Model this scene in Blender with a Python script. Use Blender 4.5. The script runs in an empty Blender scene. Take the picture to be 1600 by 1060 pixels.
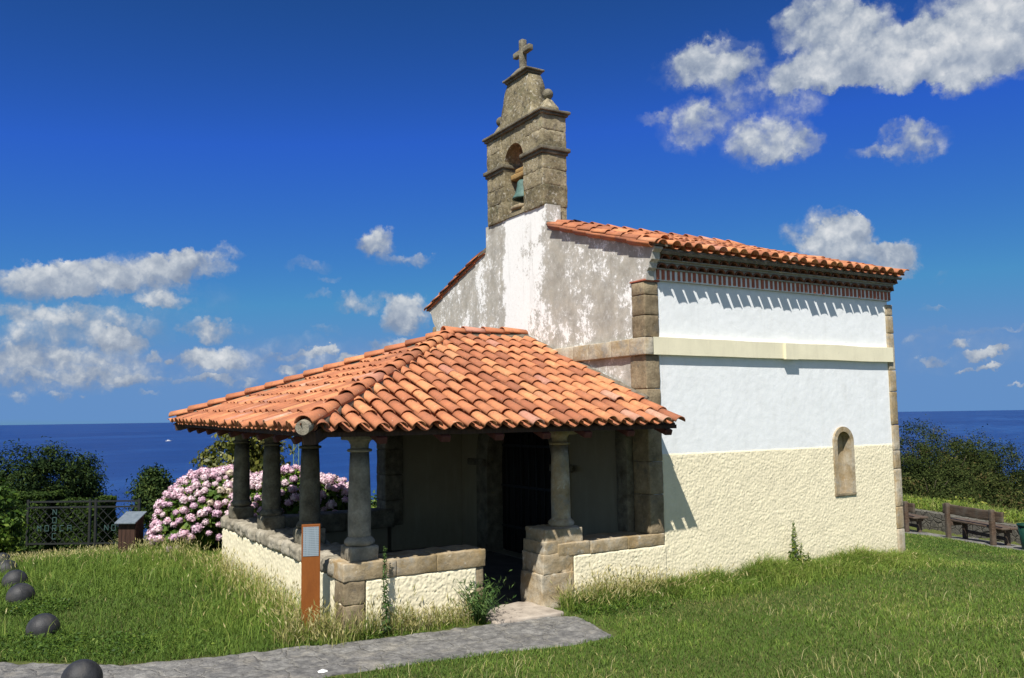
import bpy, bmesh, math, random
import numpy as np
from mathutils import Vector, Matrix, noise as mn

random.seed(7)
RNG = np.random.default_rng(11)
SC = bpy.context.scene
COL = SC.collection
PI = math.pi
SUN_DIR = Vector((0.755, 0.66, -1.36)).normalized()      # the way the sunlight travels

# ------------------------------------------------------------------ materials
class NT:
    def __init__(s, name):
        s.m = bpy.data.materials.new(name); s.m.use_nodes = True
        s.t = s.m.node_tree; s.t.nodes.clear()
        s.out = s.t.nodes.new('ShaderNodeOutputMaterial')
        s.b = s.t.nodes.new('ShaderNodeBsdfPrincipled')
        s.t.links.new(s.b.outputs[0], s.out.inputs[0])
        s.tc = s.t.nodes.new('ShaderNodeTexCoord')
        s.vec = s.tc.outputs['Object']
    def n(s, typ, **k):
        x = s.t.nodes.new(typ)
        for a, v in k.items(): setattr(x, a, v)
        return x
    def put(s, sock, v):
        if isinstance(v, bpy.types.NodeSocket): s.t.links.new(v, sock)
        elif isinstance(v, (tuple, list)) and len(v) == 3 and sock.type == 'RGBA': sock.default_value = (*v, 1)
        else: sock.default_value = v
    def noise(s, scale, detail=4, rough=.55, vec=None, dist=0., stretch=None):
        v = vec or s.vec
        if stretch: v = s.mapping(stretch, v)
        x = s.n('ShaderNodeTexNoise'); s.put(x.inputs['Vector'], v)
        x.inputs['Scale'].default_value = scale; x.inputs['Detail'].default_value = detail
        x.inputs['Roughness'].default_value = rough; x.inputs['Distortion'].default_value = dist
        return x.outputs[0]
    def mapping(s, scale, vec=None, rot=(0, 0, 0)):
        x = s.n('ShaderNodeMapping'); s.put(x.inputs['Vector'], vec or s.vec)
        x.inputs['Scale'].default_value = scale; x.inputs['Rotation'].default_value = rot
        return x.outputs[0]
    def voro(s, scale, feature='F1', vec=None, out='Distance'):
        x = s.n('ShaderNodeTexVoronoi', feature=feature); s.put(x.inputs['Vector'], vec or s.vec)
        x.inputs['Scale'].default_value = scale
        return x.outputs[out]
    def ramp(s, fac, stops, interp='LINEAR'):
        x = s.n('ShaderNodeValToRGB'); s.put(x.inputs[0], fac); r = x.color_ramp; r.interpolation = interp
        while len(r.elements) < len(stops): r.elements.new(.5)
        for e, (p, c) in zip(r.elements, stops):
            e.position = p; e.color = (*c, 1) if isinstance(c, (tuple, list)) else (c, c, c, 1)
        return x.outputs[0]
    def mix(s, fac, a, b, typ='MIX'):
        x = s.n('ShaderNodeMix', data_type='RGBA', blend_type=typ)
        s.put(x.inputs[0], fac); s.put(x.inputs[6], a); s.put(x.inputs[7], b)
        return x.outputs[2]
    def math(s, op, a, b=0., c=0., clamp=False):
        x = s.n('ShaderNodeMath', operation=op, use_clamp=clamp)
        s.put(x.inputs[0], a); s.put(x.inputs[1], b); s.put(x.inputs[2], c)
        return x.outputs[0]
    def tint(s):
        x = s.n('ShaderNodeAttribute', attribute_name='tint'); return x.outputs['Fac']
    def rnd(s):
        return s.n('ShaderNodeObjectInfo').outputs['Random']
    def sep(s, vec=None):
        x = s.n('ShaderNodeSeparateXYZ'); s.put(x.inputs[0], vec or s.vec); return x.outputs
    def bump(s, h, strength=.5, dist=.01, prev=None):
        x = s.n('ShaderNodeBump'); s.put(x.inputs['Height'], h)
        x.inputs['Strength'].default_value = strength; x.inputs['Distance'].default_value = dist
        if prev: s.put(x.inputs['Normal'], prev)
        return x.outputs[0]
    def done(s, color, rough=.8, normal=None, metal=0., spec=.3):
        s.put(s.b.inputs['Base Color'], color); s.put(s.b.inputs['Roughness'], rough)
        s.b.inputs['Metallic'].default_value = metal
        s.b.inputs['Specular IOR Level'].default_value = spec
        if normal: s.put(s.b.inputs['Normal'], normal)
        return s.m

M = {}
def stone(name, dark, mid, light, scale=6., lichen=None, bump=.6, tintamt=.6, speck=.35):
    s = NT(name)
    n1 = s.noise(scale, 8, .65); n2 = s.noise(scale * 7, 5, .7)
    t = s.math('ADD', n1, s.math('MULTIPLY', s.math('SUBTRACT', s.tint(), .5), tintamt * .38))
    c = s.ramp(t, [(.28, dark), (.5, mid), (.72, light)])
    c = s.mix(speck, c, s.ramp(n2, [(.3, (.25, .25, .25)), (.62, (1, 1, 1))]), 'MULTIPLY')
    if lichen:
        for k, (lc, sc_, lo, hi, am) in enumerate(lichen):
            l = s.noise(sc_, 6, .7, vec=s.mapping((1, 1, 1), rot=(k + 1., k * 2., .3)))
            c = s.mix(s.math('MULTIPLY', s.ramp(l, [(lo, 0.), (hi, 1.)]), am), c, lc)
    nb = s.bump(n2, bump, .012); nb = s.bump(n1, bump, .03, nb)
    return s.done(c, .92, nb, spec=.15)

M['stone_tan'] = stone('stone_tan', (.15, .115, .07), (.28, .22, .14), (.42, .345, .225), 4.,
                       [((.10, .10, .09), 5, .55, .68, .6), ((.60, .52, .34), 9, .62, .7, .5)])
M['stone_grey'] = stone('stone_grey', (.17, .15, .115), (.30, .27, .21), (.44, .40, .32), 5.,
                        [((.40, .36, .10), 7, .66, .74, .5), ((.07, .07, .06), 4, .60, .72, .5)])
M['stone_pier'] = stone('stone_pier', (.25, .185, .095), (.40, .315, .20), (.55, .50, .40), 3.,
                        [((.25, .25, .23), 5, .52, .65, .6), ((.58, .55, .47), 10, .60, .68, .6), ((.36, .22, .08), 2.5, .56, .68, .5)], tintamt=1.3)
M['stone_tower'] = stone('stone_tower', (.13, .11, .065), (.28, .235, .145), (.46, .39, .26), 3.,
                         [((.055, .05, .04), 6, .54, .66, .75), ((.36, .24, .06), 5, .63, .72, .6),
                          ((.55, .52, .45), 17, .56, .66, .7), ((.14, .15, .08), 3, .55, .7, .5), ((.42, .36, .22), 8, .58, .68, .6)], bump=1., speck=.6)
M['stone_old'] = stone('stone_old', (.10, .085, .06), (.19, .17, .125), (.31, .28, .21), 6.,
                       [((.30, .23, .07), 6, .62, .74, .5), ((.05, .05, .045), 5, .56, .7, .6)], bump=.8)

def mk_white():
    s = NT('smooth_white_paint')
    n = s.noise(3, 6, .6); n2 = s.noise(45, 3, .6)
    c = s.mix(s.ramp(n, [(.35, 0.), (.75, 1.)]), (.82, .84, .85), (.75, .77, .775))
    z = s.sep()[2]
    # grime: thin dark specks just above the string course and below the eaves
    g = s.math('MULTIPLY', s.ramp(s.noise(30, 4, .7, stretch=(1, 1, 1.6)), [(.56, 0.), (.66, 1.)]),
               s.ramp(s.math('SUBTRACT', z, 3.40), [(0., .8), (.16, 0.)]))
    g = s.math('MULTIPLY', g, s.math('GREATER_THAN', z, 3.40))
    c = s.mix(s.math('MULTIPLY', g, .55), c, (.3, .28, .24))
    dr = s.ramp(s.noise(2.2, 6, .7, stretch=(3., 3., .4)), [(.52, 0.), (.8, 1.)])
    c = s.mix(s.math('MULTIPLY', dr, .22), c, (.5, .49, .45))
    mot = s.ramp(s.noise(5, 9, .78), [(.52, 0.), (.70, 1.)])
    c = s.mix(s.math('MULTIPLY', mot, .22), c, (.56, .56, .54))
    sp = s.ramp(s.noise(60, 2, .5), [(.70, 0.), (.76, 1.)])
    c = s.mix(s.math('MULTIPLY', sp, .25), c, (.4, .4, .38))
    nb = s.bump(n2, .25, .006); nb = s.bump(s.noise(9, 4, .5), .3, .02, nb)
    return s.done(c, .85, nb, spec=.2)
M['white'] = mk_white()

def mk_peel():
    s = NT('peeling_whitewash')
    xyz = s.sep(); y = xyz[1]; z = xyz[2]
    big = s.noise(1.6, 10, .72, stretch=(1, 1, .8))
    fine = s.noise(22, 9, .78)
    streak = s.noise(2.0, 7, .72, stretch=(1, 2.2, .22))
    f = s.math('ADD', s.math('MULTIPLY', big, 1.0), s.math('MULTIPLY', fine, .5))
    f = s.math('ADD', f, s.math('MULTIPLY', streak, .22))
    flake = s.ramp(s.noise(12, 8, .74, vec=s.mapping((1, 1, 1), rot=(1., 2., .4))), [(.53, 0.), (.58, 1.)])
    # a band below the bell gable was whitewashed later and has peeled less
    band = s.math('MULTIPLY', s.ramp(s.math('SUBTRACT', y, s.math('MULTIPLY', s.noise(2, 4, .6), .5)), [(.0, 0.), (1., 1.)]), 1.)
    b1 = s.ramp(s.math('MULTIPLY', s.math('ADD', y, s.math('MULTIPLY', s.noise(3, 5, .6), .6)), .1), [(.27, 0.), (.315, 1.), (.400, 1.), (.412, 0.)])
    f = s.math('SUBTRACT', f, s.math('MULTIPLY', b1, .20))
    f = s.math('SUBTRACT', f, s.math('MULTIPLY', flake, .085))
    worn = s.ramp(f, [(.735, 0.), (.80, .8), (.95, 1.)])
    grey = s.ramp(s.noise(4, 7, .7), [(.3, (.20, .185, .155)), (.5, (.31, .29, .24)), (.7, (.43, .39, .31))])
    c = s.mix(worn, s.mix(s.ramp(fine, [(.4, 0.), (.7, 1.)]), (.86, .86, .84), (.76, .76, .73)), s.mix(.25, grey, (.50, .48, .44)))
    dk = s.ramp(s.noise(26, 6, .75), [(.60, 0.), (.68, 1.)])
    c = s.mix(s.math('MULTIPLY', dk, .35), c, (.2, .19, .16))
    dst = s.math('MULTIPLY', s.ramp(streak, [(.54, 0.), (.72, 1.)]), .5)
    c = s.mix(dst, c, (.33, .31, .27))
    h = s.math('SUBTRACT', s.math('MULTIPLY', fine, .4), s.math('MULTIPLY', worn, .25))
    return s.done(c, .9, s.bump(h, .5, .015), spec=.15)
M['peel'] = mk_peel()

def mk_cream(name, col, bump=.3, dirt=.3):
    s = NT(name)
    n = s.noise(2.5, 6, .65); f = s.noise(70, 4, .6)
    c = s.mix(s.ramp(n, [(.35, 0.), (.7, 1.)]), col, tuple(x * .88 for x in col))
    z = s.sep()[2]
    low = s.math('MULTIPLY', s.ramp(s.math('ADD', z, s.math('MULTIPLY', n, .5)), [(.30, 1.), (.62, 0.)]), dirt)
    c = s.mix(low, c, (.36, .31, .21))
    sp = s.ramp(s.noise(7, 7, .75), [(.64, 0.), (.73, 1.)])
    c = s.mix(s.math('MULTIPLY', sp, .45), c, (.5, .46, .36))
    st = s.ramp(s.noise(2.6, 7, .72, stretch=(3., 3., .35)), [(.52, 0.), (.74, 1.)])
    c = s.mix(s.math('MULTIPLY', st, .28), c, (.50, .45, .34))
    return s.done(c, .9, s.bump(f, bump, .008), spec=.15)
M['cream'] = mk_cream('cream_roughcast', (.85, .768, .55))
M['cream_shaded'] = mk_cream('shaded_cream_plaster', (.31, .275, .195), dirt=.5)  # same cream, darkened in colour to deepen the porch shade
M['cream_band'] = mk_cream('cream_string_course', (.81, .755, .555), .4, 0.)

def mk_tile():
    s = NT('terracotta_tile')
    t = s.tint()
    c = s.ramp(t, [(0., (.30, .115, .06)), (.18, (.42, .16, .076)), (.5, (.55, .22, .10)), (.75, (.66, .29, .13)),
                   (.86, (.62, .30, .13)), (.93, (.46, .22, .16)), (1., (.58, .36, .25))])
    n = s.noise(9, 7, .7); f = s.noise(55, 5, .7)
    c = s.mix(s.ramp(n, [(.35, .45), (.65, 0.)]), c, (.34, .115, .065))
    dark = s.ramp(s.noise(22, 7, .78), [(.54, 0.), (.68, 1.)])
    c = s.mix(s.math('MULTIPLY', dark, .62), c, (.10, .065, .05))
    soot = s.ramp(s.noise(1.6, 6, .7), [(.50, 0.), (.72, .45)])
    c = s.mix(soot, c, (.20, .10, .065))
    pale = s.ramp(s.noise(16, 6, .75, vec=s.mapping((1, 1, 1), rot=(1, 2, 0))), [(.62, 0.), (.70, 1.)])
    c = s.mix(s.math('MULTIPLY', pale, .5), c, (.70, .50, .36))
    lich = s.ramp(s.noise(38, 3, .6, vec=s.mapping((1, 1, 1), rot=(2, .5, 1))), [(.70, 0.), (.74, 1.)])
    c = s.mix(s.math('MULTIPLY', lich, .45), c, (.62, .60, .54))
    return s.done(c, .78, s.bump(f, .35, .006), spec=.25)
M['tile'] = mk_tile()

def simple(name, a, b, scale=8, rough=.8, bump=.3, metal=0., spec=.3, stretch=None, dist=.01, rnd=0.):
    s = NT(name)
    n = s.noise(scale, 6, .65, stretch=stretch)
    c = s.ramp(n, [(.3, a), (.7, b)])
    if rnd:
        c = s.mix(s.math('MULTIPLY', s.rnd(), rnd), c, (.5, .5, .5), 'MULTIPLY')
    return s.done(c, rough, s.bump(s.noise(scale * 5, 4, .65, stretch=stretch), bump, dist), metal, spec)
M['mortar'] = simple('mortar', (.22, .20, .16), (.42, .39, .33), 12, .95, .6)
M['mortar_dark'] = simple('weathered_mortar', (.10, .085, .06), (.22, .19, .15), 14, .95, .7)
M['brick'] = simple('red_brick', (.27, .085, .055), (.46, .16, .10), 20, .9, .5)
M['shaded_tile'] = simple('shaded_tile', (.11, .045, .028), (.24, .10, .06), 14, .9, .5)  # terracotta darkened to put shade into the hollow cornice arches
M['dark_wood'] = simple('dark_timber', (.030, .018, .013), (.085, .05, .034), 5, .8, .5, stretch=(8, 8, 1))
M['red_wood'] = simple('red_stained_timber', (.05, .016, .013), (.14, .045, .033), 6, .75, .4)
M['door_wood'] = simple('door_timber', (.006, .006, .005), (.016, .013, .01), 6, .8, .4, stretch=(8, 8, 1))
M['iron'] = simple('painted_iron', (.007, .008, .008), (.018, .020, .020), 20, .6, .3, spec=.4)
M['rust_steel'] = simple('rust_brown_steel', (.175, .052, .008), (.25, .078, .012), 9, .6, .25, spec=.35, stretch=(1, 1, .3))
M['bronze'] = simple('green_bronze', (.03, .075, .066), (.10, .18, .155), 14, .65, .4, spec=.4)
M['yoke'] = simple('old_oak', (.22, .13, .05), (.46, .30, .12), 8, .85, .6, stretch=(1, 6, 6))
M['asphalt'] = simple('asphalt', (.07, .07, .07), (.125, .123, .12), 60, .9, .6, dist=.006)
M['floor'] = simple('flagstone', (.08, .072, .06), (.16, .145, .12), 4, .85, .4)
M['sill'] = simple('threshold_stone', (.26, .22, .18), (.46, .40, .33), 6, .9, .5)
M['bin'] = simple('green_plastic', (.003, .032, .019), (.007, .05, .03), 8, .55, .1, spec=.4)
M['letters'] = simple('pale_green_letters', (.028, .065, .06), (.055, .10, .09), 20, .6, .2)
M['bark'] = simple('bark', (.05, .04, .03), (.14, .11, .08), 9, .95, .8, stretch=(3, 3, .6), dist=.02)
M['mast'] = simple('pale_green_steel', (.03, .07, .06), (.07, .13, .10), 10, .5, .1)
M['boat'] = simple('white_boat_paint', (.75, .75, .75), (.85, .85, .85), 3, .4, .05)
M['paper'] = simple('white_paper', (.7, .7, .68), (.85, .85, .83), 30, .8, .2)

def mk_benchwood():
    s = NT('weathered_bench_timber')
    g = s.noise(5, 7, .7, stretch=(.6, 9, 9)); n = s.noise(3, 4, .6)
    c = s.ramp(g, [(.3, (.035, .022, .015)), (.55, (.095, .062, .042)), (.75, (.19, .145, .105))])
    c = s.mix(s.ramp(n, [(.4, 0.), (.7, .6)]), c, (.13, .12, .10))
    return s.done(c, .85, s.bump(g, .5, .01))
M['bench'] = mk_benchwood()
def mk_boxwood():
    s = NT('dark_red_boards')
    x = s.sep(); w = s.math('FRACT', s.math('MULTIPLY', s.math('ADD', x[0], x[1]), 9.))
    gap = s.ramp(w, [(.0, 0.), (.08, 1.), (.92, 1.), (1., 0.)])
    c = s.ramp(s.noise(6, 5, .6, stretch=(6, 6, .7)), [(.3, (.022, .011, .008)), (.7, (.07, .034, .022))])
    c = s.mix(gap, (.01, .006, .005), c)
    return s.done(c, .75, s.bump(gap, .8, .01))
M['boxwood'] = mk_boxwood()
def mk_slate():
    s = NT('blue_grey_sheet')
    c = s.ramp(s.noise(12, 5, .6), [(.3, (.10, .125, .15)), (.7, (.17, .20, .23))])
    return s.done(c, .5, s.bump(s.noise(60, 3), .2, .003), spec=.4)
M['slate'] = mk_slate()
def mk_plaque():
    s = NT('engraved_metal_plaque')
    z = s.sep()[2]; y = s.sep()[0]
    row = s.math('FRACT', s.math('MULTIPLY', z, 52.))
    line = s.math('MULTIPLY', s.ramp(row, [(.3, 0.), (.4, 1.), (.7, 1.), (.8, 0.)]),
                  s.ramp(s.noise(120, 2, .6, stretch=(1, 1, .02)), [(.42, 0.), (.5, 1.)]))
    c = s.mix(s.math('MULTIPLY', line, .6), (.30, .36, .41), (.10, .13, .16))
    return s.done(c, .45, None, metal=.25, spec=.5)
M['plaque'] = mk_plaque()
def mk_castiron():
    s = NT('cast_iron')
    n = s.noise(7, 6, .65); f = s.noise(60, 4, .7)
    c = s.ramp(n, [(.28, (.020, .020, .022)), (.5, (.040, .041, .044)), (.66, (.065, .062, .060)), (.8, (.10, .08, .065))])
    return s.done(c, s.ramp(n, [(.3, .5), (.7, .75)]), s.bump(f, .6, .006), metal=.25, spec=.4)
M['castiron'] = mk_castiron()
def mk_path():
    s = NT('rough_stone_paving')
    v = s.mapping((1., 1., .2))
    wob = s.n('ShaderNodeTexNoise'); s.put(wob.inputs['Vector'], s.vec); wob.inputs['Scale'].default_value = 3; wob.inputs['Detail'].default_value = 3
    vv = s.mix(.4, v, wob.outputs['Color'], 'ADD')
    ed = s.voro(3.1, 'DISTANCE_TO_EDGE', vv); idc = s.voro(3.1, 'F1', vv, 'Color')
    n = s.noise(10, 8, .7); f = s.noise(60, 5, .7)
    c = s.ramp(n, [(.28, (.075, .075, .076)), (.5, (.185, .18, .17)), (.72, (.34, .33, .305))])
    sepc = s.n('ShaderNodeSeparateColor'); s.put(sepc.inputs[0], idc)
    c = s.mix(.55, c, s.ramp(sepc.outputs[0], [(0., (.5, .5, .53)), (1., (1., 1., 1.))]), 'MULTIPLY')
    e = s.ramp(s.math('ADD', ed, s.math('MULTIPLY', s.noise(14, 5, .7), .10)), [(.04, 0.), (.11, 1.)])
    c = s.mix(s.math('MULTIPLY', s.math('SUBTRACT', 1., e), .45), c, (.25, .235, .20))
    sand = s.ramp(s.noise(2.2, 6, .7), [(.55, 0.), (.68, .6)])
    c = s.mix(sand, c, (.32, .295, .25))
    dk = s.ramp(s.noise(18, 5, .7), [(.6, 0.), (.68, .6)])
    c = s.mix(dk, c, (.05, .05, .052))
    h = s.math('ADD', s.math('MULTIPLY', n, .9), s.math('MULTIPLY', e, .5))
    nb = s.bump(h, .8, .035); nb = s.bump(f, .5, .01, nb)
    return s.done(c, .85, nb, spec=.25)
M['path'] = mk_path()
def mk_ground():
    s = NT('lawn_soil')
    n = s.noise(.6, 8, .65); f = s.noise(22, 7, .75)
    c = s.ramp(f, [(.3, (.045, .06, .018)), (.55, (.10, .12, .034)), (.75, (.18, .17, .07))])
    c = s.mix(s.ramp(n, [(.5, 0.), (.72, .55)]), c, (.14, .115, .05))
    return s.done(c, .95, s.bump(f, .8, .03), spec=.1)
M['ground'] = mk_ground()
def mk_rubble():
    s = NT('rubble_wall')
    v = s.mapping((1, 1, 1.4)); ed = s.voro(4., 'DISTANCE_TO_EDGE', v); n = s.noise(8, 7, .7)
    c = s.ramp(n, [(.3, (.07, .065, .055)), (.6, (.16, .15, .12)), (.75, (.26, .24, .19))])
    e = s.ramp(ed, [(0., 0.), (.07, 1.)]); c = s.mix(e, (.05, .045, .035), c)
    return s.done(c, .95, s.bump(s.math('ADD', e, n), .8, .03))
M['rubble'] = mk_rubble()
def mk_sea():
    s = NT('sea_water')
    rv = s.mapping((1, 1, 1), rot=(0, 0, -.55))
    big = s.noise(.0011, 6, .62, stretch=(.35, 1.3, 1), vec=rv)
    mid = s.noise(.010, 6, .68, stretch=(.35, 1.7, 1), vec=rv)
    rip = s.noise(.22, 5, .7, stretch=(.5, 1.5, 1), vec=rv)
    c = s.ramp(s.math('ADD', s.math('MULTIPLY', big, .5), s.math('MULTIPLY', mid, .5)),
               [(.34, (.003, .020, .105)), (.50, (.007, .036, .155)), (.66, (.018, .070, .225))])
    cap = s.ramp(s.noise(.035, 4, .75, stretch=(.3, 2.2, 1), vec=rv), [(.70, 0.), (.76, 1.)])
    c = s.mix(s.math('MULTIPLY', cap, .30), c, (.10, .17, .30))
    nb = s.bump(rip, .7, 1.4); nb = s.bump(mid, .5, 8., nb)
    return s.done(c, .42, nb, spec=.28)
M['sea'] = mk_sea()

def leaf_mat(name, stops, trans=.25, rough=.6, spec=.25, hue=0.):
    s = NT(name)
    c = s.ramp(s.tint(), stops)
    s.put(s.b.inputs['Base Color'], c); s.b.inputs['Roughness'].default_value = rough
    s.b.inputs['Specular IOR Level'].default_value = spec
    tr = s.n('ShaderNodeBsdfTranslucent'); s.put(tr.inputs[0], c)
    mx = s.n('ShaderNodeMixShader'); mx.inputs[0].default_value = trans
    s.t.links.new(s.b.outputs[0], mx.inputs[1]); s.t.links.new(tr.outputs[0], mx.inputs[2])
    s.t.links.new(mx.outputs[0], s.out.inputs[0])
    return s.m
M['grass'] = leaf_mat('grass_blades', [(0., (0.040, 0.081, 0.014)), (.25, (0.088, 0.156, 0.026)), (.5, (0.154, 0.239, 0.038)), (.68, (0.236, 0.311, 0.053)),
                                       (.8, (0.330, 0.322, 0.101)), (.9, (0.495, 0.430, 0.202)), (1., (0.664, 0.634, 0.369))], .3, .65, .2)
M['gum'] = leaf_mat('eucalyptus_leaves', [(0., (.014, .023, .008)), (.4, (.031, .046, .012)), (.75, (.056, .072, .019)), (.95, (.095, .10, .030)), (1., (.11, .08, .033))], .15, .85, .08)
M['cypress'] = leaf_mat('conifer_leaves', [(0., (.009, .020, .007)), (.5, (.024, .046, .013)), (.85, (.050, .080, .020)), (1., (.08, .11, .026))], .12, .8, .1)
M['hedge'] = leaf_mat('hedge_leaves', [(0., (.012, .026, .007)), (.5, (.034, .062, .012)), (.85, (.075, .115, .02)), (1., (.13, .16, .035))], .15, .75, .12)
M['bright'] = leaf_mat('bright_leaves', [(0., (0.030, 0.066, 0.010)), (.4, (0.072, 0.138, 0.016)), (.8, (0.168, 0.231, 0.030)), (1., (0.324, 0.330, 0.060))], .3)
M['hydleaf'] = leaf_mat('hydrangea_leaves', [(0., (.022, .05, .008)), (.5, (.07, .135, .018)), (.85, (.16, .24, .03)), (1., (.30, .35, .06))], .25)
M['goldleaf'] = leaf_mat('golden_leaves', [(0., (.03, .045, .008)), (.4, (.085, .10, .015)), (.8, (.20, .20, .035)), (1., (.36, .34, .10))], .25, .45, .4)
M['weed'] = leaf_mat('weed_leaves', [(0., (.02, .05, .012)), (.5, (.05, .105, .025)), (1., (.12, .19, .05))], .2)
for i, st in enumerate([[(0., (.62, .38, .47)), (.5, (.80, .58, .66)), (1., (.88, .74, .79))],
                        [(0., (.70, .50, .56)), (.5, (.86, .70, .74)), (1., (.92, .83, .84))],
                        [(0., (.56, .34, .48)), (.5, (.74, .52, .63)), (1., (.84, .68, .76))],
                        [(0., (.56, .48, .36)), (.5, (.72, .62, .50)), (1., (.82, .72, .62))]]):
    M['petal%d' % i] = leaf_mat(['pink_petals', 'pale_pink_petals', 'mauve_petals', 'faded_petals'][i], st, .25, .7, .15)

# ------------------------------------------------------------------ mesh helpers
def setp(o, label=None, cat=None, group=None, kind=None):
    if label: o['label'] = label
    if cat: o['category'] = cat
    if group: o['group'] = group
    if kind: o['kind'] = kind
    return o
def link(name, me, parent=None):
    o = bpy.data.objects.new(name, me); COL.objects.link(o)
    if parent: o.parent = parent
    return o
def empty(name, loc, label, cat, group=None, rz=0.):
    o = bpy.data.objects.new(name, None); COL.objects.link(o)
    o.location = loc; o.rotation_euler = (0, 0, rz); o.empty_display_size = .2
    return setp(o, label, cat, group)
def copy_tree(o, parent=None):
    c = o.copy(); COL.objects.link(c)
    if parent: c.parent = parent
    for ch in o.children: copy_tree(ch, c)
    return c

class MB:
    def __init__(s): s.v = []; s.f = []; s.t = []; s.sm = []
    def add(s, vs, fs, tint=None, smooth=False):
        b = len(s.v); s.v += [tuple(p) for p in vs]
        if tint is None: tint = random.random()
        for f in fs: s.f.append([b + i for i in f]); s.t.append(tint); s.sm.append(smooth)
    def box(s, x0, x1, y0, y1, z0, z1, tint=None, M4=None):
        vs = [Vector((x, y, z)) for x in (x0, x1) for y in (y0, y1) for z in (z0, z1)]
        if M4: vs = [M4 @ p for p in vs]
        s.add(vs, [(0, 1, 3, 2), (4, 6, 7, 5), (0, 4, 5, 1), (2, 3, 7, 6), (0, 2, 6, 4), (1, 5, 7, 3)], tint)
    def bar(s, a, b, w, h, up=(0, 0, 1), tint=None):
        a, b = Vector(a), Vector(b); d = (b - a); L = d.length; d.normalize()
        side = d.cross(Vector(up))
        if side.length < 1e-4: side = d.cross(Vector((1, 0, 0)))
        side.normalize(); u = side.cross(d)
        m = Matrix((d, side, u)).transposed().to_4x4(); m.translation = a
        s.box(0, L, -w / 2, w / 2, -h / 2, h / 2, tint, m)
    def lathe(s, prof, c=(0, 0, 0), seg=20, tint=None, cap=True, jit=0., smooth=True, squash=(1, 1)):
        vs = []; n = len(prof)
        for r, z in prof:
            for k in range(seg):
                a = 2 * PI * k / seg; rr = r * (1 + jit * mn.noise(Vector((math.cos(a) * 2 + c[0] * 7, math.sin(a) * 2 + c[1] * 7, z * 5))))
                vs.append((c[0] + rr * math.cos(a) * squash[0], c[1] + rr * math.sin(a) * squash[1], c[2] + z))
        fs = [(i * seg + k, i * seg + (k + 1) % seg, (i + 1) * seg + (k + 1) % seg, (i + 1) * seg + k) for i in range(n - 1) for k in range(seg)]
        if cap: fs += [tuple(range(seg - 1, -1, -1)), tuple((n - 1) * seg + k for k in range(seg))]
        s.add(vs, fs, tint, smooth)
    def tube(s, pts, rad, seg=6, tint=None):
        pts = [Vector(p) for p in pts]; vs = []; rad = rad if isinstance(rad, (list, tuple)) else [rad] * len(pts)
        for i, p in enumerate(pts):
            d = (pts[min(i + 1, len(pts) - 1)] - pts[max(i - 1, 0)]).normalized()
            u = d.cross(Vector((.3, .8, .52))).normalized(); w = d.cross(u)
            vs += [p + (u * math.cos(2 * PI * k / seg) + w * math.sin(2 * PI * k / seg)) * rad[i] for k in range(seg)]
        fs = [(i * seg + k, i * seg + (k + 1) % seg, (i + 1) * seg + (k + 1) % seg, (i + 1) * seg + k) for i in range(len(pts) - 1) for k in range(seg)]
        fs += [tuple(range(seg - 1, -1, -1)), tuple((len(pts) - 1) * seg + k for k in range(seg))]
        s.add(vs, fs, tint, True)
    def prism(s, poly, axis, a, b, tint=None):
        """poly: 2-D points; axis 'x': (y,z), 'y': (x,z), 'z': (x,y); extruded from a to b"""
        def P(p, t): return {'x': (t, p[0], p[1]), 'y': (p[0], t, p[1]), 'z': (p[0], p[1], t)}[axis]
        n = len(poly); vs = [P(p, a) for p in poly] + [P(p, b) for p in poly]
        s.add(vs, [tuple(range(n)), tuple(range(2 * n - 1, n - 1, -1))] + [(i, n + i, n + (i + 1) % n, (i + 1) % n) for i in range(n)], tint)
    def rough(s, x0, x1, y0, y1, z0, z1, tint=None, r=.025, amp=.012, res=.07, seed=0., freq=7.):
        """a stone block: rounded, finely divided, uneven"""
        d = (x1 - x0, y1 - y0, z1 - z0); c = Vector(((x0 + x1) / 2, (y0 + y1) / 2, (z0 + z1) / 2))
        ns = [max(3, min(40, int(q / res) + 2)) for q in d]
        r = min(r, min(d) * .4); idx = {}; vs = []; fs = []
        def coord(i, n, L):
            if i == 0: return -L / 2
            if i == n: return L / 2
            if i == 1: return -L / 2 + r
            if i == n - 1: return L / 2 - r
            return -L / 2 + r + (L - 2 * r) * (i - 1) / (n - 2)
        def V(i, j, k):
            q = idx.get((i, j, k))
            if q is not None: return q
            p = Vector((coord(i, ns[0], d[0]), coord(j, ns[1], d[1]), coord(k, ns[2], d[2])))
            inner = Vector([max(-d[a] / 2 + r, min(d[a] / 2 - r, p[a])) for a in range(3)])
            o = p - inner
            if sum(abs(x) > 1e-6 for x in o) > 1: o = o.normalized() * r
            p = inner + o + c
            nrm = o.normalized() if o.length > 0 else Vector((0, 0, 1))
            w = Vector((seed * 3.1, seed * 1.7, seed))
            p = p + nrm * (amp * (mn.noise(p * freq + w) + .5 * mn.noise(p * freq * 2.7 + w)))
            idx[(i, j, k)] = len(vs); vs.append(p); return len(vs) - 1
        A, B, Cc = ns
        for k in (0, Cc):
            for i in range(A):
                for j in range(B):
                    q = (V(i, j, k), V(i + 1, j, k), V(i + 1, j + 1, k), V(i, j + 1, k)); fs.append(q if k else q[::-1])
        for j in (0, B):
            for i in range(A):
                for k in range(Cc):
                    q = (V(i, j, k), V(i + 1, j, k), V(i + 1, j, k + 1), V(i, j, k + 1)); fs.append(q[::-1] if j else q)
        for i in (0, A):
            for j in range(B):
                for k in range(Cc):
                    q = (V(i, j, k), V(i, j + 1, k), V(i, j + 1, k + 1), V(i, j, k + 1)); fs.append(q if i else q[::-1])
        s.add(vs, fs, tint, True)
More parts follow.
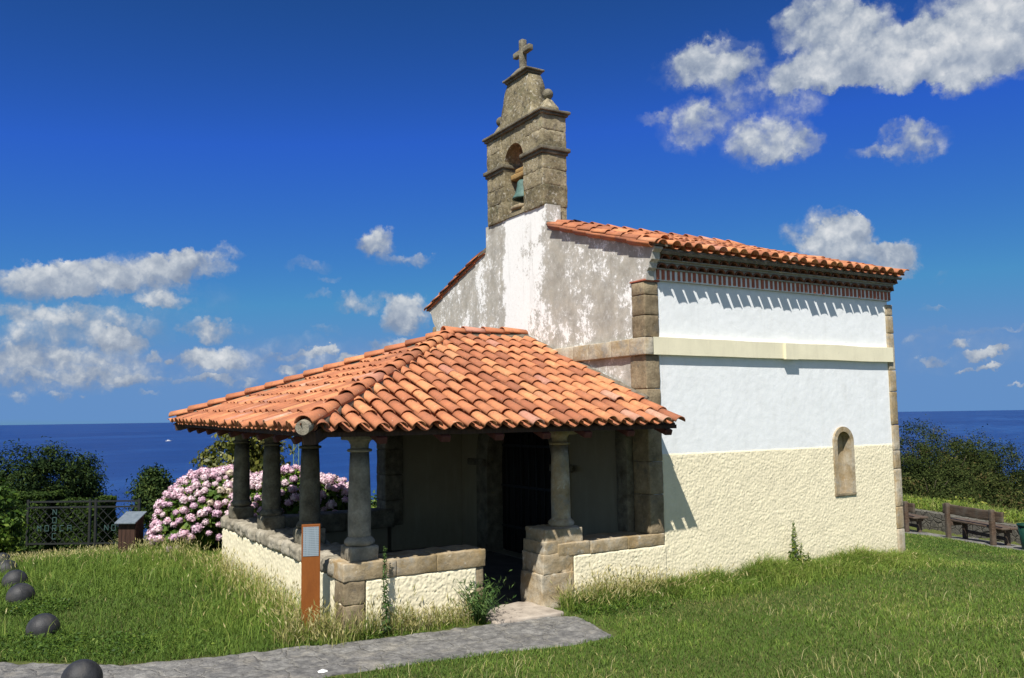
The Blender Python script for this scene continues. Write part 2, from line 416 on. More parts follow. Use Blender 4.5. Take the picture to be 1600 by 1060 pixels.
    def mesh(s, name):
        me = bpy.data.meshes.new(name); me.from_pydata(s.v, [], s.f); me.update()
        a = me.attributes.new('tint', 'FLOAT', 'FACE'); a.data.foreach_set('value', s.t)
        me.polygons.foreach_set('use_smooth', s.sm)
        return me
    def build(s, name, mat, parent=None, bevel=0., fix=False):
        me = s.mesh(name); me.materials.append(mat)
        if fix:
            bm = bmesh.new(); bm.from_mesh(me); bmesh.ops.recalc_face_normals(bm, faces=bm.faces); bm.to_mesh(me); bm.free()
        o = link(name, me, parent)
        if bevel:
            b = o.modifiers.new('bevel', 'BEVEL'); b.width = bevel; b.segments = 2; b.limit_method = 'ANGLE'; b.angle_limit = .6
        return o

def fast(name, V, F, tint, mat, parent=None, smooth=False):
    """V (n,3), F (m,k) numpy arrays"""
    me = bpy.data.meshes.new(name); n = len(V); m, k = F.shape
    me.vertices.add(n); me.vertices.foreach_set('co', np.ascontiguousarray(V, dtype=np.float32).ravel())
    me.loops.add(m * k); me.loops.foreach_set('vertex_index', np.ascontiguousarray(F, dtype=np.int32).ravel())
    me.polygons.add(m); me.polygons.foreach_set('loop_start', np.arange(0, m * k, k, dtype=np.int32))
    try: me.polygons.foreach_set('loop_total', np.full(m, k, dtype=np.int32))
    except Exception: pass
    if smooth: me.polygons.foreach_set('use_smooth', np.ones(m, dtype=bool))
    me.update(calc_edges=True)
    a = me.attributes.new('tint', 'FLOAT', 'FACE'); a.data.foreach_set('value', np.ascontiguousarray(tint, dtype=np.float32))
    me.materials.append(mat)
    return link(name, me, parent)

# ------------------------------------------------------------------ terrain
WALL_P = np.array((14.34, 4.86)); WALL_N = np.array((.939, -.344)); WALL_T = np.array((.344, .939))
def sp(x, w=1.): return w * np.logaddexp(0, np.asarray(x, float) / w)
def wall_s(x, y): return (np.asarray(x, float) - WALL_P[0]) * WALL_N[0] + (np.asarray(y, float) - WALL_P[1]) * WALL_N[1]
def ground_z(x, y):
    x = np.asarray(x, float); y = np.asarray(y, float)
    z = .05 - .098 * sp(x - 4.5, .7)
    z = z + .05 * np.exp(-((x + 7.5) / 2.) ** 2)
    s = wall_s(x, y)
    bank = np.clip((s - .12) / .1, 0, 1)
    z = np.where(s > .0, -.83 - .098 * 0 + bank * .42 + np.minimum(0, -.098 * (x - 14.3)) * 0, z)
    z = z - .62 * sp(s - 2.2, .4)
    west = 1 / (1 + np.exp((x + 1.5) / .8))
    z = z - west * (.05 * sp(y - 5., .8) + .06 * sp(y - 9.0, .5))
    z = z - .55 * sp(y - 15.5, .8) * (s < 4.2) - .55 * sp(y - 15.5, .8) * (s >= 4.2)
    z = z + .025 * np.sin(x * 1.1 + .6 * y) * np.cos(y * .9 - .4 * x) * np.clip((np.maximum(np.abs(x - .5) - 5.5, np.abs(y - 3.) - 4.)), 0, 1)
    return np.maximum(z, -90.)
def gz(x, y): return float(ground_z(x, y))

def axis_pts(lo, hi, a, b, fine, coarse):
    p = [a + i * fine for i in range(int(round((b - a) / fine)) + 1)]
    x, st = a, fine
    left = []
    while x > lo: st *= 1.25; x -= min(st, coarse); left.append(x)
    x, st = b, fine
    right = []
    while x < hi: st *= 1.25; x += min(st, coarse); right.append(x)
    return np.array(left[::-1] + p + right)
def build_ground():
    xs = axis_pts(-300, 260, -12, 22, .25, 12); ys = axis_pts(-260, 260, -10, 18, .25, 12)
    X, Y = np.meshgrid(xs, ys, indexing='ij'); Z = ground_z(X, Y)
    n, m = X.shape; V = np.stack([X, Y, Z], -1).reshape(-1, 3)
    i, j = np.meshgrid(np.arange(n - 1), np.arange(m - 1), indexing='ij')
    a = (i * m + j).ravel(); F = np.stack([a, a + m, a + m + 1, a + 1], -1)
    o = fast('ground', V, F, np.full(len(F), .5), M['ground'], smooth=True); setp(o, kind='structure')
build_ground()

def drape(name, up, lo, mat, n=60, m=14, lift=.016, wob=.05, rel=.006):
    """a paved strip between two polylines, laid on the ground"""
    def samp(pl, t):
        pl = [Vector((p[0], p[1], 0)) for p in pl]; L = [0]
        for a, b in zip(pl, pl[1:]): L.append(L[-1] + (b - a).length)
        d = t * L[-1]
        for k in range(len(pl) - 1):
            if d <= L[k + 1] or k == len(pl) - 2:
                q = (d - L[k]) / max(1e-6, L[k + 1] - L[k]); return pl[k].lerp(pl[k + 1], q)
    V = []
    for i in range(n + 1):
        a, b = samp(up, i / n), samp(lo, i / n)
        for j in range(m + 1):
            p = a.lerp(b, j / m)
            e = 1 if j in (0, m) else 0
            p.x += e * wob * mn.noise(Vector((p.x * 3, p.y * 3, 1))); p.y += e * wob * mn.noise(Vector((p.x * 3, p.y * 3, 7)))
            z = gz(p.x, p.y) + lift + rel * (mn.noise(Vector((p.x * 6, p.y * 6, 3))) - .55 * abs(mn.noise(Vector((p.x * 4.2, p.y * 5.5, 13))))  * 1.6 + .5 * mn.noise(Vector((p.x * 17, p.y * 17, 5)))) - (.03 if e or i in (0, n) else 0)
            V.append((p.x, p.y, z))
    F = [(i * (m + 1) + j, i * (m + 1) + j + 1, (i + 1) * (m + 1) + j + 1, (i + 1) * (m + 1) + j) for i in range(n) for j in range(m)]
    o = fast(name, np.array(V), np.array(F), np.full(len(F), .5), mat, smooth=True)
    return setp(o, kind='structure')
PATH_UP = [(-8.2, 1.25), (-7.4, .76), (-6.5, .12), (-5.5, .0), (-4.76, -.07), (-3.97, -.20), (-2.95, -.26), (-2.55, -.30), (-1.80, -.38), (-1.62, -.62)]
PATH_LO = [(-8.6, -.6), (-7.6, -1.05), (-6.6, -1.2), (-5.6, -1.2), (-4.87, -1.2), (-3.9, -1.28), (-3.23, -1.38), (-2.8, -1.48), (-2.36, -1.55), (-1.80, -1.50)]
drape('path', PATH_UP, PATH_LO, M['path'], 260, 64, .02, .06, .016)
ROAD_UP = [(-6.45, .13), (-7.42, .78), (-11., 2.9), (-20, 8.)]
ROAD_LO = [(-6.40, -1.25), (-6.9, -9.), (-9., -20.), (-20, -40)]
drape('road', ROAD_UP, ROAD_LO, M['asphalt'], 50, 40, .012)
PV_UP = [tuple(WALL_P - WALL_N * .02 + WALL_T * t) for t in (-9, -4, 0, 4, 9)]
PV_LO = [tuple(WALL_P - WALL_N * 1.35 + WALL_T * t) for t in (-9, -4, 0, 4, 9)]
drape('paved_walk', PV_UP, PV_LO, M['path'], 50, 6, .014, .1)

def build_sea():
    z = -70.; R = 90000.
    rings = [60, 400, 1500, 6000, 25000, R]; seg = 64; V = [(0, 0, z)]; F = []
    for r in rings: V += [(r * math.cos(2 * PI * k / seg), r * math.sin(2 * PI * k / seg), z) for k in range(seg)]
    mb = MB(); fs = [(0, 1 + k, 1 + (k + 1) % seg) for k in range(seg)]
    for i in range(len(rings) - 1):
        b = 1 + i * seg; fs += [(b + k, b + seg + k, b + seg + (k + 1) % seg, b + (k + 1) % seg) for k in range(seg)]
    mb.add(V, fs, .5); setp(mb.build('sea', M['sea']), kind='structure')
build_sea()

# ------------------------------------------------------------------ the chapel
CH = empty('chapel', (0, 0, 0), 'small whitewashed chapel with bell gable, terracotta roofs and columned porch', 'chapel')

def arch_wall(mb, P, a0, a1, z0, ztop, c, r, zb, zs, d0, d1, extra=(), seg=14, back=True):
    """wall in the (a,z) plane from depth d0 to d1 with a round-arched hole"""
    br = sorted(set([a0, a1, c - r, c + r] + [q for q in extra if a0 < q < a1] + [c - r * math.cos(PI * k / seg) for k in range(1, seg)]))
    def low(a):
        if abs(a - c) >= r - 1e-9: return zs if abs(abs(a - c) - r) < 1e-6 else z0
        return zs + math.sqrt(max(0, r * r - (a - c) ** 2))
    for a, b in zip(br, br[1:]):
        inside = (a >= c - r - 1e-9 and b <= c + r + 1e-9)
        lo = (low(a), low(b)) if inside else (z0, z0)
        for d in ((d0, d1) if back else (d0,)):
            mb.add([P(a, lo[0], d), P(b, lo[1], d), P(b, ztop(b), d), P(a, ztop(a), d)], [(0, 1, 2, 3)], .5)
            if inside and zb > z0: mb.add([P(a, z0, d), P(b, z0, d), P(b, zb, d), P(a, zb, d)], [(0, 1, 2, 3)], .5)
        mb.add([P(a, ztop(a), d0), P(b, ztop(b), d0), P(b, ztop(b), d1), P(a, ztop(a), d1)], [(0, 1, 2, 3)], .5)
        if inside:
            mb.add([P(a, lo[0], d0), P(b, lo[1], d0), P(b, lo[1], d1), P(a, lo[0], d1)], [(0, 1, 2, 3)], .5)
            mb.add([P(a, zb, d0), P(b, zb, d0), P(b, zb, d1), P(a, zb, d1)], [(0, 1, 2, 3)], .5)
    for e in (c - r, c + r): mb.add([P(e, zb, d0), P(e, zs, d0), P(e, zs, d1), P(e, zb, d1)], [(0, 1, 2, 3)], .5)
    for e in (a0, a1): mb.add([P(e, z0, d0), P(e, ztop(e), d0), P(e, ztop(e), d1), P(e, z0, d1)], [(0, 1, 2, 3)], .5)
def arch_ring(mb, P, c, ri, ro, zb, zs, d0, d1, seg=16, tint=None, foot=True):
    pts = [(-1, zb)] if foot else []
    path_i = ([(c - ri, zb)] if foot else []) + [(c - ri * math.cos(PI * k / seg), zs + ri * math.sin(PI * k / seg)) for k in range(seg + 1)] + ([(c + ri, zb)] if foot else [])
    path_o = ([(c - ro, zb)] if foot else []) + [(c - ro * math.cos(PI * k / seg), zs + ro * math.sin(PI * k / seg)) for k in range(seg + 1)] + ([(c + ro, zb)] if foot else [])
    for k in range(len(path_i) - 1):
        i0, i1, o0, o1 = path_i[k], path_i[k + 1], path_o[k], path_o[k + 1]
        vs = [P(*p, d) for d in (d0, d1) for p in (i0, i1, o1, o0)]
        mb.add(vs, [(0, 1, 2, 3), (7, 6, 5, 4), (0, 4, 5, 1), (3, 2, 6, 7)], tint if tint is not None else .35 + .3 * random.random())
    for q in (0, -1):
        i, o = path_i[q], path_o[q]; mb.add([P(*i, d0), P(*o, d0), P(*o, d1), P(*i, d1)], [(0, 1, 2, 3)], .5)
PX = lambda a, z, d: (d, a, z)          # wall facing west
PY = lambda a, z, d: (a, d, z)          # wall facing south

L_, W_ = 5.40, 6.50
# south wall
w = MB(); arch_wall(w, PY, .10, 5.30, -.6, lambda a: 4.40, 3.985, .235, 1.12, 1.93, .022, .30)
SW = w.build('side_wall', M['white'], CH, fix=True)
# blind niche
m = MB(); m.box(3.74, 4.23, .14, .17, 1.10, 2.20, .55)
NI = m.build('niche', M['stone_pier'], CH)
m = MB(); arch_ring(m, PY, 3.985, .160, .238, 1.125, 1.93, -.012, .145); m.build('surround', M['stone_pier'], NI, fix=True)
m = MB(); m.rough(3.735, 4.235, -.010, .142, 1.082, 1.132, .6, .008, .004); m.build('sill', M['stone_tan'], NI)
# east and north walls
m = MB(); m.box(5.10, 5.28, .30, 6.2, -.6, 4.40, .5); m.add([(5.28, .3, 4.4), (5.28, 6.2, 4.4), (5.28, 3.4, 5.6)], [(0, 1, 2)], .5)
m.box(.30, 5.28, 6.2, 6.48, -.6, 4.40, .5)
m.build('rear_wall', M['white'], CH, fix=True)
# west gable wall with the doorway
def gable_top(y):
    if y < 2.40: return 4.66 + .302 * (y + .24)
    if y <= 4.40: return 5.84
    return 5.44 - .335 * (y - 4.42)
w = MB()
arch_wall(w, PX, .10, 6.50, -.4, lambda y: 2.62, 3.30, 1.05, .06, 1.60, .022, .36)
FW = w.build('porch_side_wall', M['cream_shaded'], CH, fix=True)
g = MB()
ys = [.02, .3, 1., 1.8, 2.398, 2.40, 3.3, 4.40, 4.402, 5.2, 6., 6.5]
for a, b in zip(ys, ys[1:]):
    dk = .034 if a > 2.399 and b < 4.4011 else .30
    for d in (.022, dk): g.add([(d, a, 2.62), (d, b, 2.62), (d, b, gable_top(b)), (d, a, gable_top(a))], [(0, 1, 2, 3)], .5)
    g.add([(.022, a, gable_top(a)), (.022, b, gable_top(b)), (dk, b, gable_top(b)), (dk, a, gable_top(a))], [(0, 1, 2, 3)], .5)
for (a, z1, z2) in ((2.399, gable_top(2.398), 5.84), (4.401, gable_top(4.402), 5.84), (6.5, 2.62, gable_top(6.5))):
    g.add([(.022, a, z1), (.034, a, z1), (.034, a, z2), (.022, a, z2)], [(0, 1, 2, 3)], .5)
# the gable wall steps out over the cornice ends
prof = [(.02, 2.6), (.02, 4.22), (-.03, 4.24), (-.045, 4.36), (-.09, 4.40), (-.10, 4.47), (-.155, 4.51), (-.165, 4.60), (-.225, 4.64), (-.23, 4.668), (.02, 4.735)]
g.prism([(y, z) for y, z in prof], 'x', .021, .16, .5)
prn = [(6.5, 4.2), (6.62, 4.34), (6.70, 4.50), (6.86, 4.60), (6.90, 4.63), (6.5, 4.745)]
g.prism([(y, z) for y, z in prn], 'x', .021, .16, .5)
g.build('gable_wall', M['peel'], CH, fix=True)
m = MB(); m.rough(.0, .45, 6.48, 6.62, 2.4, 4.24, .4, .02, .02); m.build('pilaster', M['stone_tan'], CH)

# corner pilasters built of blocks
def pilaster(x0, x1, y0, y1, z0, z1, hs, mat, seed):
    m = MB(); z = z0; k = 0
    while z < z1 - .02:
        h = min(hs[k % len(hs)], z1 - z)
        m.rough(x0 + .004 * (k % 2), x1 - .004 * ((k + 1) % 2), y0, y1, z + .003, z + h - .003, .2 + .6 * random.random(), .012, .006, .06, seed + k, 9.)
        z += h; k += 1
    return m.build('pilaster', mat, CH)
random.seed(3)
pilaster(0., .245, 0., .34, .812, 3.216, [.52, .44, .60, .38], M['stone_tan'], 1.)
pilaster(0., .255, 0., .28, 3.46, 4.225, [.30, .28, .20], M['stone_tan'], 9.)
pilaster(.30, .45, .2, .45, .0, .4, [.4], M['stone_tan'], 5.)
PE = pilaster(5.235, L_, -.012, .32, -.5, 4.19, [.42, .55, .36, .62, .30], M['stone_pier'], 20.)
# dark inner pier where the porch meets the wall
m = MB(); m.rough(-.10, .021, .345, .60, .8, 2.6, .25, .015, .008, .08, 2.); m.build('pilaster', M['stone_old'], CH)
# red tile scraps on top of the pilaster
m = MB(); m.rough(-.012, .27, -.02, .30, 4.226, 4.252, .3, .006, .004, .05); m.build('capping_tile', M['brick'], CH)

# string course
m = MB()
def wav(x): return .012 * mn.noise(Vector((x * 1.2, 0, 5)))
xs_ = [.10 + .2 * k for k in range(27)]
for a, b in zip(xs_, xs_[1:]):
    b = min(b, 5.345)
    za, zb_ = wav(a), wav(b)
    y = -.045
    vs = [(a, y, 3.216 + za * .5), (b, y, 3.216 + zb_ * .5), (b, y, 3.455 + za * 0 + zb_), (a, y, 3.455 + za), (a, .06, 3.216 + za * .5), (b, .06, 3.216 + zb_ * .5), (b, .06, 3.468 + zb_), (a, .06, 3.468 + za)]
    m.add(vs, [(0, 1, 2, 3), (3, 2, 6, 7), (0, 4, 5, 1), (1, 5, 6, 2)], .5)
m.box(2.66, 2.93, -.088, .0, 3.205, 3.448, .5)
SB = m.build('string_course', M['cream_band'], CH, fix=True)
m = MB()
random.seed(5)
m.rough(-.048, .098, -.048, .30, 3.214, 3.452, .75, .012, .006, .05, 1.)
yy = .302
for k, l in enumerate((.42, .55, .38, .62)):
    m.rough(-.045, .05, yy, yy + l - .004, 3.216, 3.45, .2 + .6 * random.random(), .012, .008, .06, 3. + k); yy += l
m.build('string_course', M['stone_pier'], CH)

# roughcast render: real relief
def roughcast(name, mapf, a0, a1, b0, b1, parent, mat, amp=.012, res=.0115, seed=0., mask=None, ragged=0., edge=.02):
    na, nb = int((a1 - a0) / res), int((b1 - b0) / res); V = np.zeros(((na + 1) * (nb + 1), 3)); keep = np.ones((na + 1, nb + 1), bool); q = 0
    for i in range(na + 1):
        a = a0 + (a1 - a0) * i / na
        for j in range(nb + 1):
            b = b0 + (b1 - b0) * j / nb
            p = Vector((a * 32 + seed, b * 34, seed))
            h = .50 * (1 - min(1., mn.voronoi(p)[0][0] * 1.3)) + .42 * mn.noise(p * 2.1) + .30 * mn.noise(p * .9) + .2 * mn.noise(p * .2)
            d = min(a - a0, a1 - a, b1 - b, (b - b0) + .02)
            e = min(1., max(0., d / edge)); e = math.sqrt(e)
            if mask and mask(a, b): keep[i, j] = False
            V[q] = mapf(a, b, (amp * .35 + amp * h) * e - .004 * (1 - e)); q += 1
    i, j = np.meshgrid(np.arange(na), np.arange(nb), indexing='ij')
    ok = (keep[:-1, :-1] & keep[1:, :-1] & keep[1:, 1:] & keep[:-1, 1:]).ravel()
    a = (i * (nb + 1) + j).ravel()[ok]
    F = np.stack([a, a + nb + 1, a + nb + 2, a + 1], -1)
    return fast(name, V, F, np.full(len(F), .5), mat, parent, smooth=True)
def in_niche(a, b): return abs(a - 3.985) < .236 and b > 1.115 and (b < 1.93 or (a - 3.985) ** 2 + (b - 1.93) ** 2 < .236 ** 2)
roughcast('roughcast_base', lambda a, b, h: (a, .016 - h, b), .247, 5.237, -.35, 1.865, SW, M['cream'], mask=in_niche, seed=1.)

# cornice: brick dentils, two courses of tile ends, mortar
def cornice(sgn, ybase, zb, parent, name):
    Y = lambda d: ybase - sgn * d
    def bx(m, x0, x1, d0, d1, z0, z1, t=None):
        a, b = sorted((Y(d0), Y(d1))); m.box(x0, x1, a, b, z0, z1, t)
    m = MB(); bx(m, .165, 5.33, -.25, .012, zb, zb + .15, .5)
    bx(m, .163, 5.36, -.25, .078, zb + .243, zb + .272, .5); bx(m, .161, 5.40, -.25, .145, zb + .358, zb + .43, .5)
    bx(m, .164, 5.335, -.25, .050, zb + .15, zb + .172, .5)
    bx(m, .162, 5.37, -.25, .115, zb + .272, zb + .288, .5)
    CO = m.build(name, M['mortar'], parent)
    m = MB(); bx(m, .167, 5.328, -.2, .018, zb + .002, zb + .149, .5); m.build('dentil_bed', M['white'], CO)
    m = MB(); x = .21; k = 0
    while x < 5.34:
        w = .038 + .008 * random.random(); bx(m, x, x + w, -.02, .030 + .012 * random.random(), zb + .012 + .012 * random.random(), zb + .151, random.random()); x += .094 + .008 * random.random()
    m.build('dentil_bricks', M['brick'], CO)
    for (z, d, x0) in ((zb + .172, .075, .18), (zb + .288, .14, .19)):
        m = MB(); fill = MB(); x = x0; p = .186
        while x < 5.28:
            cx = x + p / 2; n = 9; R = .083
            jz = .004 * (random.random() - .5)
            arc = [(cx - R * math.cos(PI * i / (n - 1)), z + jz + .066 * math.sin(PI * i / (n - 1))) for i in range(n)]
            arci = [(cx - (R - .014) * math.cos(PI * i / (n - 1)), z + jz - .004 + .053 * math.sin(PI * i / (n - 1))) for i in range(n)]
            vs = []; 
            dd = d + .012 * random.random()
            for dep in (dd, -.1):
                vs += [(q[0], Y(dep), q[1]) for q in arc] + [(q[0], Y(dep), q[1]) for q in arci]
            fs = []
            for i in range(n - 1):
                fs += [(i, i + 1, n + i + 1, n + i), (2 * n + i, 3 * n + i, 3 * n + i + 1, 2 * n + i + 1), (i, 2 * n + i, 2 * n + i + 1, i + 1), (n + i, n + i + 1, 3 * n + i + 1, 3 * n + i)]
            m.add(vs, fs, .1 + .5 * random.random(), False)
            # mortar packed over each tile end
            top = z + .073
            for i in range(n - 1):
                a, b = arc[i], arc[i + 1]
                fill.add([(a[0], Y(d - .02), a[1]), (b[0], Y(d - .02), b[1]), (b[0], Y(d - .02), top), (a[0], Y(d - .02), top)], [(0, 1, 2, 3)], .5)
            fill.add([(arc[-1][0], Y(d - .02), z), (cx + p / 2 + R * 0 + (p - 2 * R) / 2, Y(d - .02), z), (cx + p / 2 + (p - 2 * R) / 2, Y(d - .02), top), (arc[-1][0], Y(d - .02), top)], [(0, 1, 2, 3)], .5)
            x += p
        m.build('tile_course', M['shaded_tile'], CO, fix=True); fill.build('mortar_fill', M['mortar'], CO)
    return CO
random.seed(8)
cornice(1, 0., 4.245, CH, 'cornice')
cornice(-1, 6.5, 4.20, CH, 'cornice')

# ---------------- tiles
def tile_mesh(kind, L, r0, r1, th, seg=7):
    """kind 'cover' (hump) or 'pan' (trough); y runs up the slope from 0 to L"""
    vs = []; n = seg + 1
    for y, r in ((0, r0), (L, r1)):
        for rr in (r, r - th):
            for i in range(n):
                a = PI * i / seg; hgt = .86 * rr * math.sin(a)
                vs.append((-rr * math.cos(a), y, hgt if kind == 'cover' else -hgt))
    fs = []
    for i in range(seg):
        o0, i0, o1, i1 = i, n + i, 2 * n + i, 3 * n + i
        fs += [(o0, o0 + 1, o1 + 1, o1), (i0, i1, i1 + 1, i0 + 1), (o0, i0, i0 + 1, o0 + 1), (o1, o1 + 1, i1 + 1, i1)]
    fs += [(0, 2 * n, 3 * n, n), (n - 1, 2 * n - 1, 4 * n - 1, 3 * n - 1)]
    return vs, fs
COVER = tile_mesh('cover', .46, .084, .070, .013); PAN = tile_mesh('pan', .46, .080, .094, .012)
def put_tile(mb, T, o, u, v, n, tint, jit=.02, lift=.022, L=.46):
    u = (u + v * random.uniform(-jit, jit)).normalized(); v2 = n.cross(u).normalized() if n.cross(u).dot(v) > 0 else -n.cross(u).normalized()
    o = o + n * random.uniform(-.004, .005)
    mb.add([o + u * p[0] + v2 * p[1] + n * (p[2] + lift * (1 - p[1] / L)) for p in T[0]], T[1], tint, True)
def tint_pick():
    r = random.random()
    return r * .85 if r < .93 else random.uniform(.85, 1.)
def slope(name, A, B, up, parent, length, u_off=0., pitch=.213, expo=.365, clips=(), skip=None, pan_in=0.):
    """tiles a roof plane: A->B the eave line, up: unit vector up the slope; clips: (point, normal) keep the negative side"""
    A, B, v = Vector(A), Vector(B), Vector(up).normalized(); u = (B - A).normalized(); n = u.cross(v)
    if n.z < 0: n = -n
    v = n.cross(u); v = v if v.dot(Vector(up)) > 0 else -v
    Wd = (B - A).length; mb = MB(); cols = int(Wd / pitch) + 1; rows = int(length / expo) + 1
    for r in range(rows):
        y = r * expo
        for c in range(-1, cols + 1):
            x = u_off + c * pitch
            q = A + u * x + v * (y + .2)
            dev = max([(q - Vector(p)).dot(Vector(nn)) for p, nn in clips] + [-1])
            if dev > .38 or (skip and skip(q)): continue
            wob = random.uniform(-.008, .008); sag = .012 * mn.noise(q * .9)
            put_tile(mb, PAN, A + u * (x + wob) + v * (y + random.uniform(-.012, .012) + (pan_in if r == 0 else 0)) + n * (.070 + sag), u, v, n, random.random() * .4, .012, .015)
            put_tile(mb, COVER, A + u * (x + pitch / 2 + wob) + v * (y - .01 + random.uniform(-.032, .032) - (.07 if random.random() < .03 else 0)) + n * (.058 + sag + (.012 if random.random() < .06 else 0)), u, v, n, tint_pick(), .034)
    me = mb.mesh(name); me.materials.append(M['tile'])
    bm = bmesh.new(); bm.from_mesh(me)
    for p, nn in clips:
        bmesh.ops.bisect_plane(bm, geom=bm.verts[:] + bm.edges[:] + bm.faces[:], plane_co=Vector(p), plane_no=Vector(nn), clear_outer=True)
    bm.to_mesh(me); bm.free()
    return link(name, me, parent)
def ridge_row(mb, a, b, r=.115, L=.46, expo=.38, rise=.02, tint=None):
    a, b = Vector(a), Vector(b); v = (b - a).normalized(); u = v.cross(Vector((0, 0, 1))).normalized(); n = u.cross(v)
    T = tile_mesh('cover', L, r, r * .84, .015, 9); D = (b - a).length; k = 0; y = 0.
    while y < D - .1:
        put_tile(mb, T, a + v * (y + random.uniform(-.01, .01)) + n * rise, u, v, n, tint_pick() if tint is None else tint, .03, .03, L); y += expo
random.seed(21)
# main roof
ZE, SL = 4.615, .302
sv = Vector((0, 1, SL)).normalized()
def over_tower(q): return q.x < -.01 or (q.x < .52 and 2.30 < q.y < 4.62)
MR = slope('main_roof', (.0, -.285, ZE), (5.56, -.285, ZE - .03), sv, CH, 3.85, .0, clips=[((0, 3.4, 0), (0, 1, 0)), ((5.47, 0, 0), (1, 0, 0))], skip=over_tower, pan_in=.095)
nv = Vector((0, -1, .335)).normalized()
slope('north_slope', (5.56, 6.95, 4.53), (-.02, 6.95, 4.53), nv, MR, 3.8, .0, clips=[((0, 3.42, 0), (0, -1, 0)), ((-.015, 0, 0), (-1, 0, 0)), ((5.47, 0, 0), (1, 0, 0))], skip=over_tower, pan_in=.095)
m = MB(); ridge_row(m, (.52, 3.41, 5.77), (5.42, 3.41, 5.77)); m.build('ridge_tiles', M['tile'], MR)
m = MB()   # boarding beneath the tiles
m.prism([(-.21, ZE + .012), (3.4, ZE + .012 + SL * 3.61), (6.88, 4.56), (6.8, 4.50), (3.4, ZE - .06 + SL * 3.61), (-.19, ZE - .03)], 'x', .17, 5.42, .4)
m.build('boarding', M['mortar_dark'], MR)
# verge tiles bedded along the gable
m = MB()
for k in range(8):
    y = -.27 + .365 * k
    if y > 2.0: break
    put_tile(m, COVER, Vector((.055, y, ZE + .015 + SL * (y + .285) + .05)), Vector((1, 0, 0)), sv, Vector((0, -SL, 1)).normalized(), tint_pick(), .02)
    put_tile(m, COVER, Vector((.26, y + .12, ZE + .06 + SL * (y + .12 + .285) + .05)), Vector((1, 0, 0)), sv, Vector((0, -SL, 1)).normalized(), tint_pick(), .02)
m.build('verge_tiles', M['tile'], MR); m = MB()
n_n = Vector((0, .335, 1)).normalized()
for k in range(8):
    y = 6.94 - .365 * k
    if y < 4.85: break
    put_tile(m, COVER, Vector((.055, y, 4.545 + .335 * (6.95 - y) + .05)), Vector((1, 0, 0)), nv, n_n, tint_pick(), .02)
m.build('verge_tiles', M['tile'], MR)
m = MB(); 
m.prism([(-.235, ZE + .065), (2.39, ZE + .065 + SL * 2.63), (2.39, ZE + .14 + SL * 2.63), (-.235, ZE + .115)], 'x', .012, .30, .5)
m.build('verge_mortar', M['mortar_dark'], MR, fix=True); m = MB()
m.prism([(6.89, 4.60), (4.41, 5.40), (4.41, 5.47), (6.89, 4.64)], 'x', .012, .30, .5)
m.build('verge_mortar', M['mortar_dark'], MR, fix=True)

# ---------------- bell gable
BG = None
TX0, TX1, TY0, TY1 = 0.0, .455, 2.445, 4.265
m = MB(); m.box(.035, TX1, TY0, TY1, 5.2, 5.85, .5); arch_wall(m, PX, TY0, TY1, 5.842, lambda y: 7.37, 3.355, .312, 5.90, 6.80, TX0, TX1)
BG = m.build('bell_gable', M['stone_tower'], CH, fix=True)
# individual weathered blocks, slightly proud
m = MB(); random.seed(12)
def tower_blocks(y0, y1, z0, z1):
    z = z0
    while z < z1 - .05:
        h = min(random.uniform(.26, .46), z1 - z)
        if z1 - z - h < .12: h = z1 - z
        m.rough(TX0 - .012, TX1 + .012, y0 - .004 * random.random(), y1 + .004 * random.random(), z + .0005, z + h - .0005, random.random(), .007, .012, .05, z * 7 + y0, 9.)
        z += h
for a, b, a2, b2 in ((TY0 - .008, 3.035, TY0 - .008, 2.95), (3.675, TY1 + .008, 3.76, TY1 + .008)):
    m = MB(); tower_blocks(a, b, 5.83, 6.70); tower_blocks(a2, b2, 6.82, 7.36); m.build('masonry', M['stone_tower'], BG)
for (a, b) in ((TY0 - .062, 3.075), (3.635, TY1 + .062)):
    m = MB()
    m.rough(TX0 - .07, TX1 + .07, a, b, 6.755, 6.822, .3, .012, .006, .05, a)
    m.rough(TX0 - .035, TX1 + .035, a + .03, b - .012, 6.70, 6.757, .3, .012, .006, .05, a + 3)
    m.build('impost', M['stone_old'], BG)
m = MB()
m.rough(TX0 - .075, TX1 + .075, TY0 - .075, TY1 + .075, 7.405, 7.45, .3, .01, .006, .06, 4.)
m.rough(TX0 - .045, TX1 + .045, TY0 - .045, TY1 + .045, 7.362, 7.407, .25, .012, .006, .06, 6.)
m.build('gable_cornice', M['stone_old'], BG)
# pinnacles
for yc in (2.60, 4.14):
    m = MB(); m.rough(.225 - .13, .225 + .13, yc - .13, yc + .13, 7.45, 7.53, .4, .01, .005, .05, yc)
    b0 = .125
    m.add([(.225 + sx * b0, yc + sy * b0, 7.528) for sx, sy in ((-1, -1), (1, -1), (1, 1), (-1, 1))] + [(.225 + sx * .035, yc + sy * .035, 7.70) for sx, sy in ((-1, -1), (1, -1), (1, 1), (-1, 1))],
          [(0, 1, 5, 4), (1, 2, 6, 5), (2, 3, 7, 6), (3, 0, 4, 7), (4, 5, 6, 7)], .7)
    pn = m.build('pinnacle', M['stone_tower'], BG)
    m = MB(); m.lathe([(.092 * math.sin(PI * k / 10) + .002, -.092 * math.cos(PI * k / 10)) for k in range(11)], (.225, yc, 7.775), 18, .3)
    m.build('ball_finial', M['stone_old'], BG)
